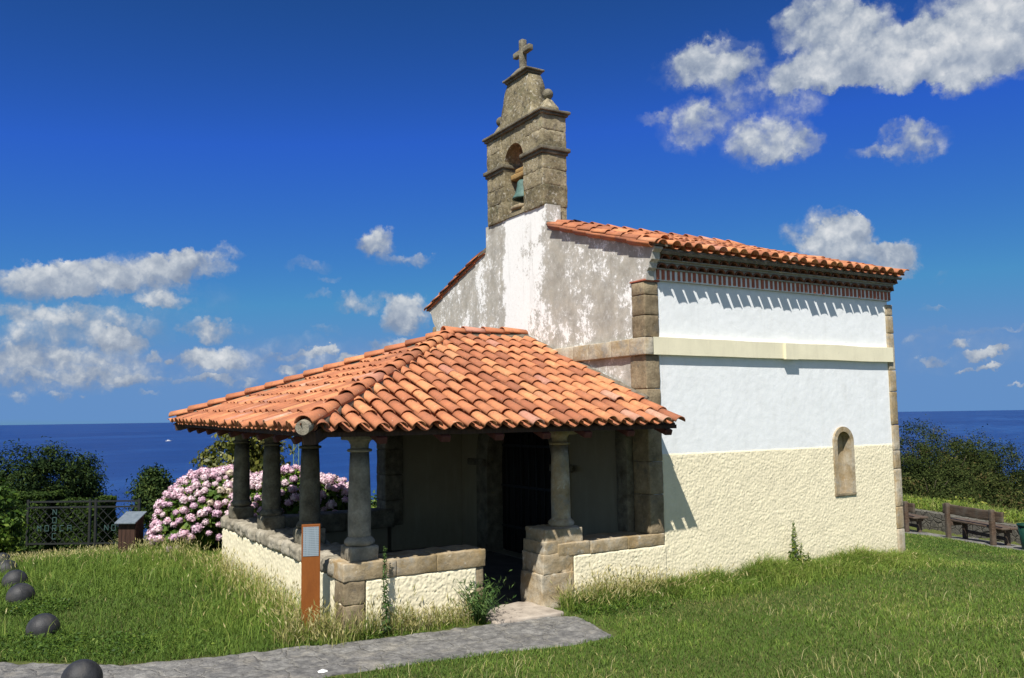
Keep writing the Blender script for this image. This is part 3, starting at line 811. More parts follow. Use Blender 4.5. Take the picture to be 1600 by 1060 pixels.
# crowning block with concave sides
hw = [(7.448, .76), (7.50, .66), (7.56, .585), (7.64, .535), (7.74, .50), (7.84, .48), (7.95, .465), (8.06, .45), (8.16, .42), (8.24, .375), (8.30, .34)]
m = MB(); seg = 6; vs = []; nn_ = 9
for z, h in hw:
    t = .19 - .07 * (z - 7.45) / .85
    ring = []
    for k in range(nn_): ring.append((.225 - t, 3.36 - h + 2 * h * k / (nn_ - 1), z))
    for k in range(nn_): ring.append((.225 + t, 3.36 + h - 2 * h * k / (nn_ - 1), z))
    vs += [tuple(Vector(p) + Vector((mn.noise(Vector(p) * 7) * .014, mn.noise(Vector(p) * 7 + Vector((9, 0, 0))) * .014, 0))) for p in ring]
q = 2 * nn_
fs = [(i * q + k, i * q + (k + 1) % q, (i + 1) * q + (k + 1) % q, (i + 1) * q + k) for i in range(len(hw) - 1) for k in range(q)] + [tuple(range((len(hw) - 1) * q, len(hw) * q))]
m.add(vs, fs, .5, True)
CB = m.build('crown_block', M['stone_tower'], BG, fix=True)
m = MB(); m.rough(.225 - .19, .225 + .19, 3.36 - .405, 3.36 + .405, 8.335, 8.372, .3, .01, .004, .06, 2.)
m.rough(.225 - .155, .225 + .155, 3.36 - .37, 3.36 + .37, 8.295, 8.337, .3, .01, .004, .06, 3.)
vs = [(.225 + sx * .15, 3.36 + sy * .36, 8.371) for sx, sy in ((-1, -1), (1, -1), (1, 1), (-1, 1))] + [(.225 + sx * .075, 3.36 + sy * .10, 8.50) for sx, sy in ((-1, -1), (1, -1), (1, 1), (-1, 1))]
m.add(vs, [(0, 1, 5, 4), (1, 2, 6, 5), (2, 3, 7, 6), (3, 0, 4, 7), (4, 5, 6, 7)], .6)
m.build('cap', M['stone_old'], BG)
m = MB()
m.rough(.225 - .052, .225 + .052, 3.36 - .058, 3.36 + .058, 8.49, 9.02, .7, .016, .006, .05, 3.)
m.rough(.225 - .050, .225 + .050, 3.36 - .27, 3.36 - .056, 8.75, 8.855, .7, .016, .006, .05, 5.)
m.rough(.225 - .050, .225 + .050, 3.36 + .056, 3.36 + .27, 8.75, 8.855, .7, .016, .006, .05, 6.)
m.build('cross', M['stone_old'], BG)
# mound of old tile and mortar in the opening
m = MB(); m.rough(.05, .42, 3.06, 3.65, 5.895, 5.97, .6, .03, .03, .06, 8.); m.rough(.0, .12, 3.2, 3.5, 5.96, 6.03, .8, .02, .02, .05, 9.); m.build('rubble_bed', M['stone_tan'], BG)
# the bell
BE = empty('bell', (.2, 3.36, 6.15), 'green bronze bell hanging in the arch of the bell gable', 'bell')
m = MB(); m.lathe([(.172, .0), (.205, .0), (.20, .025), (.165, .08), (.135, .16), (.118, .25), (.112, .30), (.085, .335), (.03, .35), (.001, .352)], (0, 0, 0), 28, .5, cap=False)
m.lathe([(.172, .0), (.15, .06), (.12, .16), (.10, .28), (.001, .31)], (0, 0, 0), 28, .5, cap=False); m.build('bell_body', M['bronze'], BE)
m = MB(); m.tube([(0, 0, .28), (0, .01, .1), (0, .01, .0)], .012); m.lathe([(.001, -.03), (.03, -.015), (.035, .01), (.02, .035), (.001, .04)], (0, .01, 0), 10, .5); m.build('clapper', M['iron'], BE)
m = MB(); m.rough(-.09, .09, -.30, .30, .385, .48, .7, .015, .01, .06, 1.); m.rough(-.07, .07, -.17, .17, .48, .56, .6, .015, .01, .06, 2.); m.build('yoke', M['yoke'], BE)
for y in (-.05, .05):
    m = MB(); m.tube([(0, y, .33), (.0, y, .40)], .012); m.build('hanger', M['iron'], BE)

# ---------------- doorway
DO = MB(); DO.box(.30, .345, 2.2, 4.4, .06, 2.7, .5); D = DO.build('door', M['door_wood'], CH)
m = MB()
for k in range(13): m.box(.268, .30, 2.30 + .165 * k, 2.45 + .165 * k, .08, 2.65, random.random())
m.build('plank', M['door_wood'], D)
m = MB()
for k in range(8): m.tube([(.24, 2.45 + .24 * k, .1), (.24, 2.45 + .24 * k, 2.4)], .012)
for z in (.5, 1.2, 1.9): m.box(.228, .252, 2.30, 4.32, z - .02, z + .02)
m.build('grille', M['iron'], D)
m = MB(); arch_ring(m, PX, 3.30, 1.035, 1.42, .06, 1.60, -.06, .0215); arch_ring(m, PX, 3.30, 1.035, 1.0495, .06, 1.60, .0217, .262); PO = m.build('portal', M['stone_old'], CH, fix=True, bevel=.01)  # inner ring lines the reveal in dark stone to stand for its shadow
for (a, b) in ((1.66, 2.24), (4.36, 4.94)):
    m = MB(); m.rough(-.13, -.061, a, b, 1.55, 1.66, .3, .02, .008, .06, a); m.build('impost', M['stone_old'], PO)

# ---------------- porch
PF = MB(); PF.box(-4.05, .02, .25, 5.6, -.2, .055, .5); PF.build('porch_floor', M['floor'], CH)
m = MB(); m.rough(-2.62, -1.70, -.40, .36, -.05, .098, .6, .02, .012, .08, 3.); m.build('threshold', M['sill'], CH)
random.seed(31)
def blocks_x(m, x0, x1, y0, y1, z0, z1, lens, seed, r=.03, amp=.016):
    x = x0; k = 0
    while x < x1 - .02:
        l = min(lens[k % len(lens)], x1 - x)
        if x1 - x - l < .1: l = x1 - x
        m.rough(x + .001, x + l - .001, y0 + random.uniform(-.004, .004), y1, z0, z1 + random.uniform(-.004, .004), .25 + .6 * random.random(), r, amp, .05, seed + k, 8.)
        x += l; k += 1
# south parapet, left of the entrance
m = MB(); m.box(-4.20, -2.60, .03, .46, -.2, .70, .5)
m.rough(-4.275, -4.03, -.002, .30, -.12, .402, .25, .014, .014, .04, 1.); m.rough(-4.275, -4.03, -.004, .30, .402, .66, .45, .014, .014, .04, 2.)
m.rough(-2.66, -2.545, .0, .48, -.1, .42, .6, .02, .012, .05, 3.); m.rough(-2.66, -2.545, .0, .48, .425, .66, .5, .02, .012, .05, 4.)
PS = m.build('parapet_wall', M['stone_tan'], CH)
m = MB(); blocks_x(m, -4.285, -2.535, -.012, .50, .655, .850, [.62, .50, .66], 11., .012, .013); m.build('coping', M['stone_pier'], PS)
roughcast('render_panel', lambda a, b, h: (a, .0 - h, b), -4.02, -2.655, -.12, .652, PS, M['cream'], seed=5., amp=.014)
# right of the entrance
m = MB(); m.box(-1.60, -.0, .03, .46, -.2, .70, .5)
m.rough(-1.745, -1.27, .0, .50, -.1, .462, .62, .006, .014, .03, 5.); m.rough(-1.715, -1.27, .0, .50, .462, .700, .56, .006, .014, .03, 6.)
PR = m.build('parapet_wall', M['stone_pier'], CH)
m = MB(); blocks_x(m, -1.50, .238, -.010, .50, .655, .815, [.5, .6, .7], 15., .012, .013)
m.rough(-1.695, -1.49, .0, .50, .700, .852, .5, .006, .012, .03, 8.); m.build('coping', M['stone_pier'], PR)
roughcast('render_panel', lambda a, b, h: (a, .0 - h, b), -1.262, .26, -.15, .655, PR, M['cream'], seed=9., amp=.014)
# west parapet
m = MB(); m.box(-4.255, -3.80, .30, 5.72, -.2, .70, .5)
PW = m.build('parapet_wall', M['stone_grey'], CH)
m = MB(); y = .26; k = 0
while y < 5.76:
    l = random.uniform(.13, .34)
    m.rough(-4.29 + random.uniform(-.012, .012), -3.77, y - .006, y + l + .006, .655, .835 + random.uniform(-.018, .018), .2 + .7 * random.random(), .045, .035, .04, 40 + k, 8.); y += l; k += 1
m.build('coping', M['stone_grey'], PW)
roughcast('render_panel', lambda a, b, h: (-4.256 - h, a, b), .10, 5.76, -.1, .665, PW, M['cream'], res=.018, seed=13., amp=.017)
# north parapet and the short wall beside the nave
m = MB(); m.box(-3.80, -1.50, 5.38, 5.70, -.2, .50, .5); PN = m.build('parapet_wall', M['cream_shaded'], CH)
m = MB(); blocks_x(m, -3.80, -1.40, 5.26, 5.78, .49, .80, [.8, .7, .9], 60., .03, .012); m.build('coping', M['stone_old'], PN)
m = MB(); m.box(-1.22, .02, 5.42, 5.70, -.2, 2.75, .5); m.box(-1.40, -1.19, 5.44, 5.68, -.2, .5, .5); m.build('porch_end_wall', M['cream_shaded'], CH)
m = MB(); z = .5; k = 0
while z < 2.5: m.rough(-1.55, -1.20, 5.36, 5.78, z + .002, z + .448, .3 + .4 * random.random(), .02, .01, .08, 70 + k); z += .45; k += 1
m.build('pier', M['stone_old'], CH)

# columns
def column(x, y, zbase, zplinth, mat, seed, r=.128):
    m = MB()
    m.lathe([(r * 1.0, 0), (r, .04), (r * 1.0, .25), (r * .97, .5), (r * .91, .75), (r * .83, .95), (r * .80, 2.04 - zplinth - .10), (r * .82, 2.04 - zplinth - .085)], (x, y, zplinth + .085), 26, .35 + .3 * random.random(), True, .02)
    c = m.build('column', mat, CH)
    m = MB(); m.rough(x - .165, x + .165, y - .165, y + .165, zbase, zplinth, .2 + .5 * random.random(), .02, .01, .05, seed)
    m.build('plinth', mat, c)
    m = MB(); R = .168
    m.lathe([(.12, 0), (R - .02, .0), (R, .018), (R + .004, .040), (R - .008, .066), (r + .01, .085), (r, .10)], (x, y, zplinth), 26, .4, True, .02); m.build('base', mat, c)
    m = MB()
    m.lathe([(r * .8, 0), (r + .005, .004), (r + .014, .018), (r + .006, .034), (r * .80, .042)], (x, y, 2.03), 26, .3, True, .01)
    m.lathe([(r * .80, 0), (r * .82, .05), (r * .95, .085), (r * 1.18, .11)], (x, y, 2.065), 26, .4, True, .01)
    m.rough(x - .165, x + .165, y - .165, y + .165, 2.165, 2.225, .35, .012, .005, .05, seed + 4)
    m.build('capital', mat, c)
    return c
random.seed(41)
column(-4.00, .25, .84, 1.0, M['stone_grey'], 1.)
for y in (1.92, 3.70, 5.47): column(-4.03, y, .82, 1.02, M['stone_old'], y * 3, .132)
column(-1.265, .26, .84, 1.0, M['stone_pier'], 7., .125)
m = MB(); m.rough(-1.67, -1.10, .012, .49, .80, 1.0, .5, .014, .010, .035, 12.); m.build('pier_block', M['stone_pier'], CH)

# porch roof
EZ = 2.235
E_SW, E_SE, E_NW = Vector((-4.90, -.63, EZ)), Vector((.02, -.66, EZ)), Vector((-4.93, 6.45, EZ + .10))
R_W, R_E = Vector((-1.40, 3.08, 3.585)), Vector((.02, 3.08, 3.63))
ROOF = MB()
def underlay(mb, pts, th=.035):
    a = [Vector(p) for p in pts]; lo = [p - Vector((0, 0, th)) for p in a]; n = len(a)
    mb.add(a + lo, [tuple(range(n)), tuple(range(2 * n - 1, n - 1, -1))] + [(i, n + i, n + (i + 1) % n, (i + 1) % n) for i in range(n)], .4)
up = Vector((0, 0, .010))
i_ = lambda p, q, t: Vector(p).lerp(Vector(q), t)
cen = Vector((-2., 2.9, 2.9))
S_in = Vector((.05, .05, .018)); 
E_NE = Vector((.02, 6.45, EZ + .10))
underlay(ROOF, [E_SW + Vector((.14, .14, .055)), E_SE + Vector((0, .14, .055)), R_E, R_W])
underlay(ROOF, [E_NW + Vector((.14, -.14, .055)), E_SW + Vector((.14, .14, .055)), R_W])
underlay(ROOF, [E_NE + Vector((0, -.14, .055)), E_NW + Vector((.14, -.14, .055)), R_W, R_E])
PRF = ROOF.build('porch_roof', M['dark_wood'], CH, fix=True)
random.seed(55)
def hipn(a, b, side):
    d = (b - a); d.z = 0; nrm = Vector((d.y, -d.x, 0)).normalized()
    return nrm if nrm.dot(side - a) < 0 else -nrm
vS = (R_E - E_SE); vS = Vector((0, vS.y, vS.z)).normalized()
vW = (R_W - (E_SW + E_NW) / 2); vW = Vector((vW.x, 0, vW.z)).normalized()
vN = Vector((0, -(6.45 - 3.08), R_E.z - E_NE.z)).normalized()
hS = hipn(E_SW, R_W, Vector((0, 0, 0))); hN = hipn(E_NW, R_W, Vector((0, 6, 0)))
slope('roof_slope', E_SW, E_SE, vS, PRF, 4.0, .047, clips=[(E_SW, hS), ((0, 3.08, 0), (0, 1, 0))], skip=lambda q: q.x > 0., pan_in=.05)
slope('roof_slope', E_NW, E_SW, vW, PRF, 3.95, .05, clips=[(E_SW, -hS), (E_NW, -hN)], pan_in=.03)
slope('roof_slope', E_NE, E_NW, vN, PRF, 3.8, .03, clips=[(E_NW, hN), ((.02, 0, 0), (1, 0, 0)), ((0, 3.08, 0), (0, -1, 0))])
m = MB(); hz = Vector((0, 0, .10))
ridge_row(m, E_SW + hz + Vector((-.02, -.02, -.02)), R_W + hz, .105, .46, .36); ridge_row(m, E_NW + hz, R_W + hz, .115, .46, .36)
ridge_row(m, R_W + hz + Vector((-.12, 0, .01)), R_E + hz + Vector((-.1, 0, .01)), .115, .46, .36)
m.build('ridge_tiles', M['tile'], PRF)
m = MB(); 
for a, b in ((E_SW, R_W), (E_NW, R_W), (R_W, R_E)):
    n = 22; m.tube([a.lerp(b, k / n) + Vector((0, 0, .062 + .012 * mn.noise(Vector((k, 1, 2))))) for k in range(1, n + 1)], [.115 + .016 * mn.noise(Vector((k * 1.7, 4, 2))) for k in range(n)], 8, .4)
# flashing of mortar where the roof meets the wall
for a, b in ((Vector((-.01, .0, EZ + .38)), R_E + Vector((-.02, 0, .10))), (R_E + Vector((-.02, 0, .10)), Vector((-.01, 6.3, EZ + .2)))):
    n = 26; m.tube([a.lerp(b, k / n) + Vector((0, 0, .012 * mn.noise(Vector((k * 1.3, 9, 2))))) for k in range(n + 1)], [.045 + .02 * mn.noise(Vector((k * 1.9, 2, 2))) for k in range(n + 1)], 8, .4)
m.build('mortar_bed', M['mortar_dark'], PRF)
d = (E_SW - R_W).normalized(); m = MB()
u_ = d.cross(Vector((0, 0, 1))).normalized(); w_ = u_.cross(d); c0 = E_SW + hz + Vector((-.03, -.03, -.005))
c0 = c0 + d * .04
rim = [c0 + u_ * (.074 * math.cos(2 * PI * k / 20)) + w_ * (.072 * math.sin(2 * PI * k / 20)) for k in range(20)]
rim2 = [p - d * .12 for p in rim]
m.add(rim + rim2, [tuple(range(20))] + [(k, (k + 1) % 20, 20 + (k + 1) % 20, 20 + k) for k in range(20)], .7); m.build('hip_end_plug', M['stone_grey'], PRF, fix=True)
# timbers: wall plates and rafters with carved ends
m = MB()
m.box(-4.20, .0, .14, .36, 2.226, 2.36, .4); m.box(-4.14, -3.92, .362, 5.58, 2.226, 2.36, .4); m.box(-4.14, .0, 5.36, 5.56, 2.2265, 2.36, .4)
m.build('wall_plate', M['dark_wood'], PRF)
def rafter(eave, top, parent):
    m = MB(); a = eave + Vector((0, 0, -.070)); d = (top - a).normalized()
    m.bar(a + d * .10, top + Vector((0, 0, -.10)), .11, .10, tint=.4)
    m.bar(a + d * .03 + Vector((0, 0, -.01)), a + d * .22 + Vector((0, 0, -.01)), .115, .075, tint=.6)
    m.build('rafter', M['red_wood'], parent, .01)
x = -4.45
for x in (-4.05, -3.30, -2.62, -1.98, -1.38, -.72, -.10):
    t = 0 if x > -1.4 else (-1.4 - x) / 3.5
    yt = 3.0 - t * 3.6; rafter(Vector((x, -.56, EZ)), Vector((x, yt, EZ + (yt + .63) * .364)), PRF)
for k in range(9):
    y = .1 + .72 * k; t = abs(y - 3.08) / 3.5; xt = -1.45 - t * 3.2
    rafter(Vector((-4.83, y, EZ + .014 * y)), Vector((xt, y, EZ + .014 * y + (xt + 4.9) * .386)), PRF)
m = MB(); m.bar(E_SW + Vector((.05, .05, -.02)), R_W + Vector((0, 0, -.1)), .14, .13, tint=.4); m.bar(E_NW + Vector((.05, -.05, -.02)), R_W + Vector((0, 0, -.1)), .14, .13, tint=.4); m.build('hip_rafter', M['dark_wood'], PRF)
m = MB(); m.bar(E_SW + Vector((.12, .13, .01)), E_SE + Vector((0, .13, .01)), .03, .05, tint=.4); m.bar(E_SW + Vector((.13, .12, .01)), E_NW + Vector((.13, 0, .01)), .03, .05, tint=.4); m.build('eave_board', M['dark_wood'], PRF)

# ------------------------------------------------------------------ things around the chapel
# information post
IP = empty('information_post', (-4.52, .36, gz(-4.52, .36)), 'slim rust-brown steel information post with grey plaque, in dry grass before the porch', 'information post', rz=-.32)
m = MB(); m.box(-.10, .10, -.022, .022, -.1, 1.20, .5); m.build('post', M['rust_steel'], IP, .004)
m = MB(); m.box(-.084, .084, -.0265, -.0225, .86, 1.175, .5); m.build('plaque', M['plaque'], IP)

# iron balls
def ball_mesh():
    m = MB(); m.lathe([(.168 * math.sin(PI * k / 22) + .0005, -.168 * math.cos(PI * k / 22)) for k in range(23)], (0, 0, .06), 40, .5, False)
    return m
BALLS = [(-6.82, -.48, 'dark iron ball at the asphalt edge, cut by the bottom picture edge'),
         (-7.01, 1.86, 'dark iron ball standing clear on the lawn, second nearest of the row'),
         (-7.17, 4.02, 'dark iron ball half hidden by a tuft of grass behind the clear one'),
         (-7.20, 5.64, 'dark iron ball in the left lawn, fourth from the asphalt'),
         (-7.28, 7.42, 'dark iron ball close to the picture edge, fifth from the asphalt'),
         (-7.34, 9.25, 'small looking dark iron ball farthest along the row, nearest the hedge')]
b0 = None
for x, y, lab in BALLS:
    if b0 is None: o = b0 = ball_mesh().build('stone_ball', M['castiron']); o.name = 'iron_ball'; o.data.name = 'iron_ball'
    else: o = b0.copy(); COL.objects.link(o)
    o.location = (x, y, gz(x, y) + .015); o.rotation_euler = (0, 0, random.random() * 6)
    setp(o, lab, 'bollard', 'iron balls along the lawn edge')

# benches
def make_bench(loc, rz):
    b = empty('bench', loc, 'x', 'bench', 'timber benches facing the sea', rz)
    for s in (-1, 1):
        m = MB(); m.rough(s * .80 - .055, s * .80 + .055, -.05, .05, -.2, .84, .5, .012, .006, .08, s); m.build('back_post', M['bench'], b)
        m = MB(); m.rough(s * .74 - .05, s * .74 + .05, .36, .46, -.2, .385, .4, .012, .006, .08, s + 3); m.build('leg', M['bench'], b)
        m = MB(); m.rough(s * .77 - .04, s * .77 + .04, .052, .50, .29, .384, .4, .01, .005, .08, s + 5); m.build('bearer', M['bench'], b)
    m = MB(); m.rough(-1.07, 1.07, .052, .105, .56, .80, .5, .012, .008, .06, 7.); m.build('backrest', M['bench'], b)
    m = MB()
    for y in (.07, .30): m.rough(-1.02, 1.02, y, y + .215, .388, .438, .3 + y, .01, .006, .07, 9 + y)
    m.build('seat', M['bench'], b)
    m = MB(); m.rough(-.74, .74, .40, .45, .10, .18, .4, .01, .006, .08, 4.); m.build('stretcher', M['bench'], b)
    return b
ang = math.atan2(-1.47, -.62)
bn = make_bench((12.63, 3.27, gz(12.63, 3.27)), ang)
bn['label'] = 'weathered timber bench seen whole from behind beside the green bin'
b2 = copy_tree(bn); b2.location = (13.93, 6.36, gz(13.93, 6.36)); b2['label'] = 'weathered timber bench mostly hidden behind the right end of the chapel'

# litter bin
LB = empty('litter_bin', (12.24, 1.65, gz(12.24, 1.65)), 'green tapered litter bin cut by the right picture edge beside the bench', 'litter bin')
m = MB(); m.lathe([(.15, 0), (.17, .02), (.235, .56), (.225, .56), (.165, .04), (.001, .035)], (0, 0, .0), 28, .5, False); m.build('bin_body', M['bin'], LB)
m = MB(); m.lathe([(.232, .545), (.25, .55), (.252, .585), (.232, .59), (.226, .57)], (0, 0, 0), 28, .5, False); m.build('rim', M['bin'], LB)

# low rubble wall beyond the benches
m = MB(); t = -10.; k = 0
random.seed(61)
while t < 10:
    l = random.uniform(.5, .8)
    p = [WALL_P + WALL_T * t + WALL_N * d for d in (0, .26)]; q_ = [WALL_P + WALL_T * (t + l) + WALL_N * d for d in (0, .26)]
    zb_, zt = -1.0, -.40 + .03 * mn.noise(Vector((k * .7, 0, 0)))
    zt2 = -.40 + .03 * mn.noise(Vector(((k + 1) * .7, 0, 0)))
    vs = [(*p[0], zb_), (*q_[0], zb_), (*q_[1], zb_), (*p[1], zb_), (*p[0], zt), (*q_[0], zt2), (*q_[1], zt2 + .01), (*p[1], zt + .01)]
    m.add(vs, [(0, 1, 5, 4), (4, 5, 6, 7), (2, 3, 7, 6)], .5); t += l; k += 1
setp(m.build('low_wall', M['rubble']), 'low grey rubble wall running behind the benches', 'wall')

# gate with letters
GA, GB = Vector((-6.77, 14.40, 0)), Vector((-4.55, 12.95, 0))
GT = empty('garden_gate', (GA.x, GA.y, gz(GA.x, GA.y)), 'dark iron double gate with pale lettering below the clipped hedge', 'gate', rz=math.atan2(GB.y - GA.y, GB.x - GA.x))
GT.location.z = -.46
GL = (GB - GA).length
m = MB()
for z in (.06, .90, 1.03): m.box(0, GL, -.02, .02, z - .018, z + .018)
for x in (0., 1.48, 1.62, GL): m.box(x - .025, x + .025, -.024, .024, 0, 1.08)
m.build('gate_frame', M['iron'], GT)
m = MB()
for x0 in (.03, 1.65):
    cx, cz = x0 + .70, .48
    for k in range(-5, 6):
        o = k * .22
        for sgn in (1, -1):
            a = Vector((cx - .68, 0, cz + sgn * (-.68) + o)); b = Vector((cx + .68, 0, cz + sgn * .68 + o))
            def clipz(p, q):
                d = q - p; t0, t1 = 0., 1.
                for lo, s_ in ((.06, 1), (.90, -1)):
                    f0, f1 = (p.z - lo) * s_, (q.z - lo) * s_
                    if f0 < 0 and f1 < 0: return None
                    if f0 < 0: t0 = max(t0, f0 / (f0 - f1))
                    if f1 < 0: t1 = min(t1, f0 / (f0 - f1))
                return (p + d * t0, p + d * t1) if t1 > t0 + .05 else None
            c = clipz(a, b)
            if c and c[1].x < GL: m.bar(c[0] + Vector((0, sgn * .006, 0)), c[1] + Vector((0, sgn * .006, 0)), .012, .014, (0, 1, 0))
m.build('gate_bars', M['iron'], GT)
GLY = {'N': [((0, 0), (0, 1)), ((0, 1), (1, 0)), ((1, 0), (1, 1))], 'O': [((0, 0), (0, 1)), ((0, 1), (1, 1)), ((1, 1), (1, 0)), ((1, 0), (0, 0))],
       'R': [((0, 0), (0, 1)), ((0, 1), (1, 1)), ((1, 1), (1, .5)), ((1, .5), (0, .5)), ((.35, .5), (1, 0))],
       'C': [((1, 1), (0, 1)), ((0, 1), (0, 0)), ((0, 0), (1, 0))], 'A': [((0, 0), (0, 1)), ((0, 1), (1, 1)), ((1, 1), (1, 0)), ((0, .5), (1, .5))],
       'M': [((0, 0), (0, 1)), ((0, 1), (.5, .5)), ((.5, .5), (1, 1)), ((1, 1), (1, 0))]}
def letter(ch, x, z, w=.085, h=.125):
    m = MB()
    for a, b in GLY[ch]: m.bar((x + a[0] * w, -.035, z + a[1] * h), (x + b[0] * w, -.035, z + b[1] * h), .014, .016, (0, 1, 0))
    m.build('letter', M['letters'], GT)
for k, ch in enumerate('NORC'): letter(ch, .62, .73 - .185 * k)
for k, ch in enumerate('MO'): letter(ch, .62 - .36 + .18 * k, .73 - .37)
for k, ch in enumerate('CA'): letter(ch, .62 + .18 + .18 * k, .73 - .37)
for k, ch in enumerate('NO'): letter(ch, 1.86 + .17 * k, .36)

# wooden lectern box
BX = empty('wooden_cabinet', (-5.15, 9.60, gz(-5.15, 9.6)), 'dark board cabinet with sloping slate-blue lid, left of the hydrangea', 'cabinet', rz=-.62)
m = MB(); m.prism([(-.20, -.1), (.22, -.1), (.22, .79), (-.20, .66)], 'x', -.22, .22, .5); m.build('cabinet_body', M['boxwood'], BX, .006, True)
m = MB(); m.prism([(-.31, .645), (.27, .815), (.27, .84), (-.31, .67)], 'x', -.27, .27, .5); m.build('lid', M['slate'], BX, .004, True)
m = MB(); m.box(-.30, -.235, .12, .18, -.1, .74, .5); m.build('post', M['boxwood'], BX, .004)
BX.scale = (.78, .78, 1.)

# paper scrap
m = MB(); pts = [Vector((.05 * math.cos(a) * (1 + .4 * mn.noise(Vector((a, 2, 3)))), .035 * math.sin(a), .012 + .018 * mn.noise(Vector((a * 2, 5, 1))))) for a in [2 * PI * k / 12 for k in range(12)]]
m.add([(0, 0, .035)] + pts, [(0, 1 + k, 1 + (k + 1) % 12) for k in range(12)], .5)
o = m.build('paper_scrap', M['paper']); o.location = (-4.87, -1.08, gz(-4.87, -1.08) + .012); setp(o, 'crumpled white paper scrap lying on the stone path', 'litter')

# boat far out
BO = empty('motor_boat', (560, 3430, -70), 'tiny white motor boat far out on the blue sea', 'boat', rz=.1)
m = MB(); m.add([(-9, -2.4, 0), (7, -2.2, 0), (13, 0, .6), (7, 2.2, 0), (-9, 2.4, 0), (-9, -3, 2.4), (7, -2.9, 2.8), (15, 0, 3.6), (7, 2.9, 2.8), (-9, 3, 2.4)],
              [(0, 1, 6, 5), (1, 2, 7, 6), (2, 3, 8, 7), (3, 4, 9, 8), (4, 0, 5, 9), (5, 6, 7, 8, 9)], .5); m.build('hull', M['boat'], BO)
m = MB(); m.prism([(-5, 2.5), (4, 2.6), (2, 5.2), (-5, 5.2)], 'y', -1.8, 1.8, .5); m.build('cabin', M['boat'], BO)

# slim mast behind the hydrangea
m = MB()
mx, my = 2.48, 23.75
for dx in (-.10, .10): m.tube([(dx, 0, -6), (dx, 0, 1.9)], .022)
for k in range(26): m.tube([(-.1, 0, -6 + .3 * k), (.1, 0, -5.7 + .3 * k)], .010); m.tube([(.1, 0, -6 + .3 * k), (-.1, 0, -5.7 + .3 * k)], .010)
o = m.build('lattice_mast', M['mast']); o.location = (mx, my, 0); setp(o, 'slim green lattice mast rising behind the hydrangea between the porch columns', 'mast')

# ------------------------------------------------------------------ plants
def leaves(P, N, size, aspect=.5, rng=None):
    """one rhombic leaf per point: P centres, N leaf normals, size per leaf"""
    rng = rng or RNG; n = len(P)
    r = rng.normal(size=(n, 3)); T = np.cross(N, r); T /= np.linalg.norm(T, axis=1, keepdims=True) + 1e-9
    B = np.cross(N, T); s = size[:, None]
    fold = N * (size * .12)[:, None]
    V = np.stack([P - T * s * .5, P - B * s * aspect * .5 + fold, P + T * s * .5, P + B * s * aspect * .5 + fold], 1).reshape(-1, 3)
    F = np.arange(n * 4).reshape(-1, 4)
    return V, F
def unit(v): return v / (np.linalg.norm(v, axis=-1, keepdims=True) + 1e-9)
def crown_points(rng, blobs, n, clump, nclump):
    """points gathered in clumps over the outer part of overlapping ellipsoids -> positions, outward dirs, clump id"""
    P = []; O = []; ID = []
    vol = np.array([b[3] * b[4] * b[5] for b in blobs]) ** .67; vol = vol / vol.sum()
    k0 = 0
    for b, f in zip(blobs, vol):
        c = np.array(b[:3]); R = np.array(b[3:6]); nc = max(4, int(nclump * f)); per = max(3, int(n * f / nc))
        d = unit(rng.normal(size=(nc, 3))); rad = rng.uniform(.25, 1.02, size=(nc, 1)) ** .55
        C = c + d * R * rad
        cs = clump * rng.uniform(.6, 1.4, size=(nc, 1))
        off = rng.normal(size=(nc, per, 3)) * .5
        off[..., 2] *= .75
        Q = C[:, None, :] + off * cs[:, None, :]
        P.append(Q.reshape(-1, 3)); o = unit(off + d[:, None, :] * .6 + np.array((0, 0, .25))); O.append(o.reshape(-1, 3))
        ID.append(np.repeat(np.arange(k0, k0 + nc), per)); k0 += nc
    return np.concatenate(P), np.concatenate(O), np.concatenate(ID)
def limb_mesh(m, base, blobs, r0, rng):
    base = Vector(base)
    for b in blobs:
        c = Vector(b[:3]); a = base + Vector((0, 0, .0)); mid = a.lerp(c, .55) + Vector((rng.normal() * .15, rng.normal() * .15, -.12 * (c - a).length))
        mid.x = a.x + (mid.x - a.x) * .6; mid.y = a.y + (mid.y - a.y) * .6
        m.tube([a, a.lerp(mid, .5), mid, c], [r0, r0 * .8, r0 * .5, r0 * .18], 6, .5)
        for k in range(5):
            d = unit(rng.normal(size=3)) * np.array(b[3:6]) * .8
            m.tube([c.lerp(mid, .3), c + Vector(d) * .6, c + Vector(d)], [r0 * .22, r0 * .12, r0 * .04], 5, .5)
def plant(name, loc, blobs, n, leaf, clump, nclump, mat, label, cat, group=None, seed=0, trunk=.1, aspect=.5, crown='crown', tscale=1., tshift=0., stem='trunk', base_z=0.):
    rng = np.random.default_rng(seed)
    root = empty(name, loc, label, cat, group)
    m = MB(); limb_mesh(m, (0, 0, base_z), blobs, trunk, rng); m.build(stem, M['bark'], root)
    P, O, ID = crown_points(rng, blobs, n, clump, nclump)
    N = unit(O + rng.normal(size=O.shape) * .55)
    cl = rng.normal(size=ID.max() + 1) * .21
    tint = np.clip(.48 + cl[ID] + rng.normal(size=len(P)) * .16 + tshift, 0, 1) * tscale
    V, F = leaves(P, N, leaf * rng.uniform(.6, 1.35, len(P)), aspect, rng)
    fast(crown, V, F, tint, mat, root)
    return root

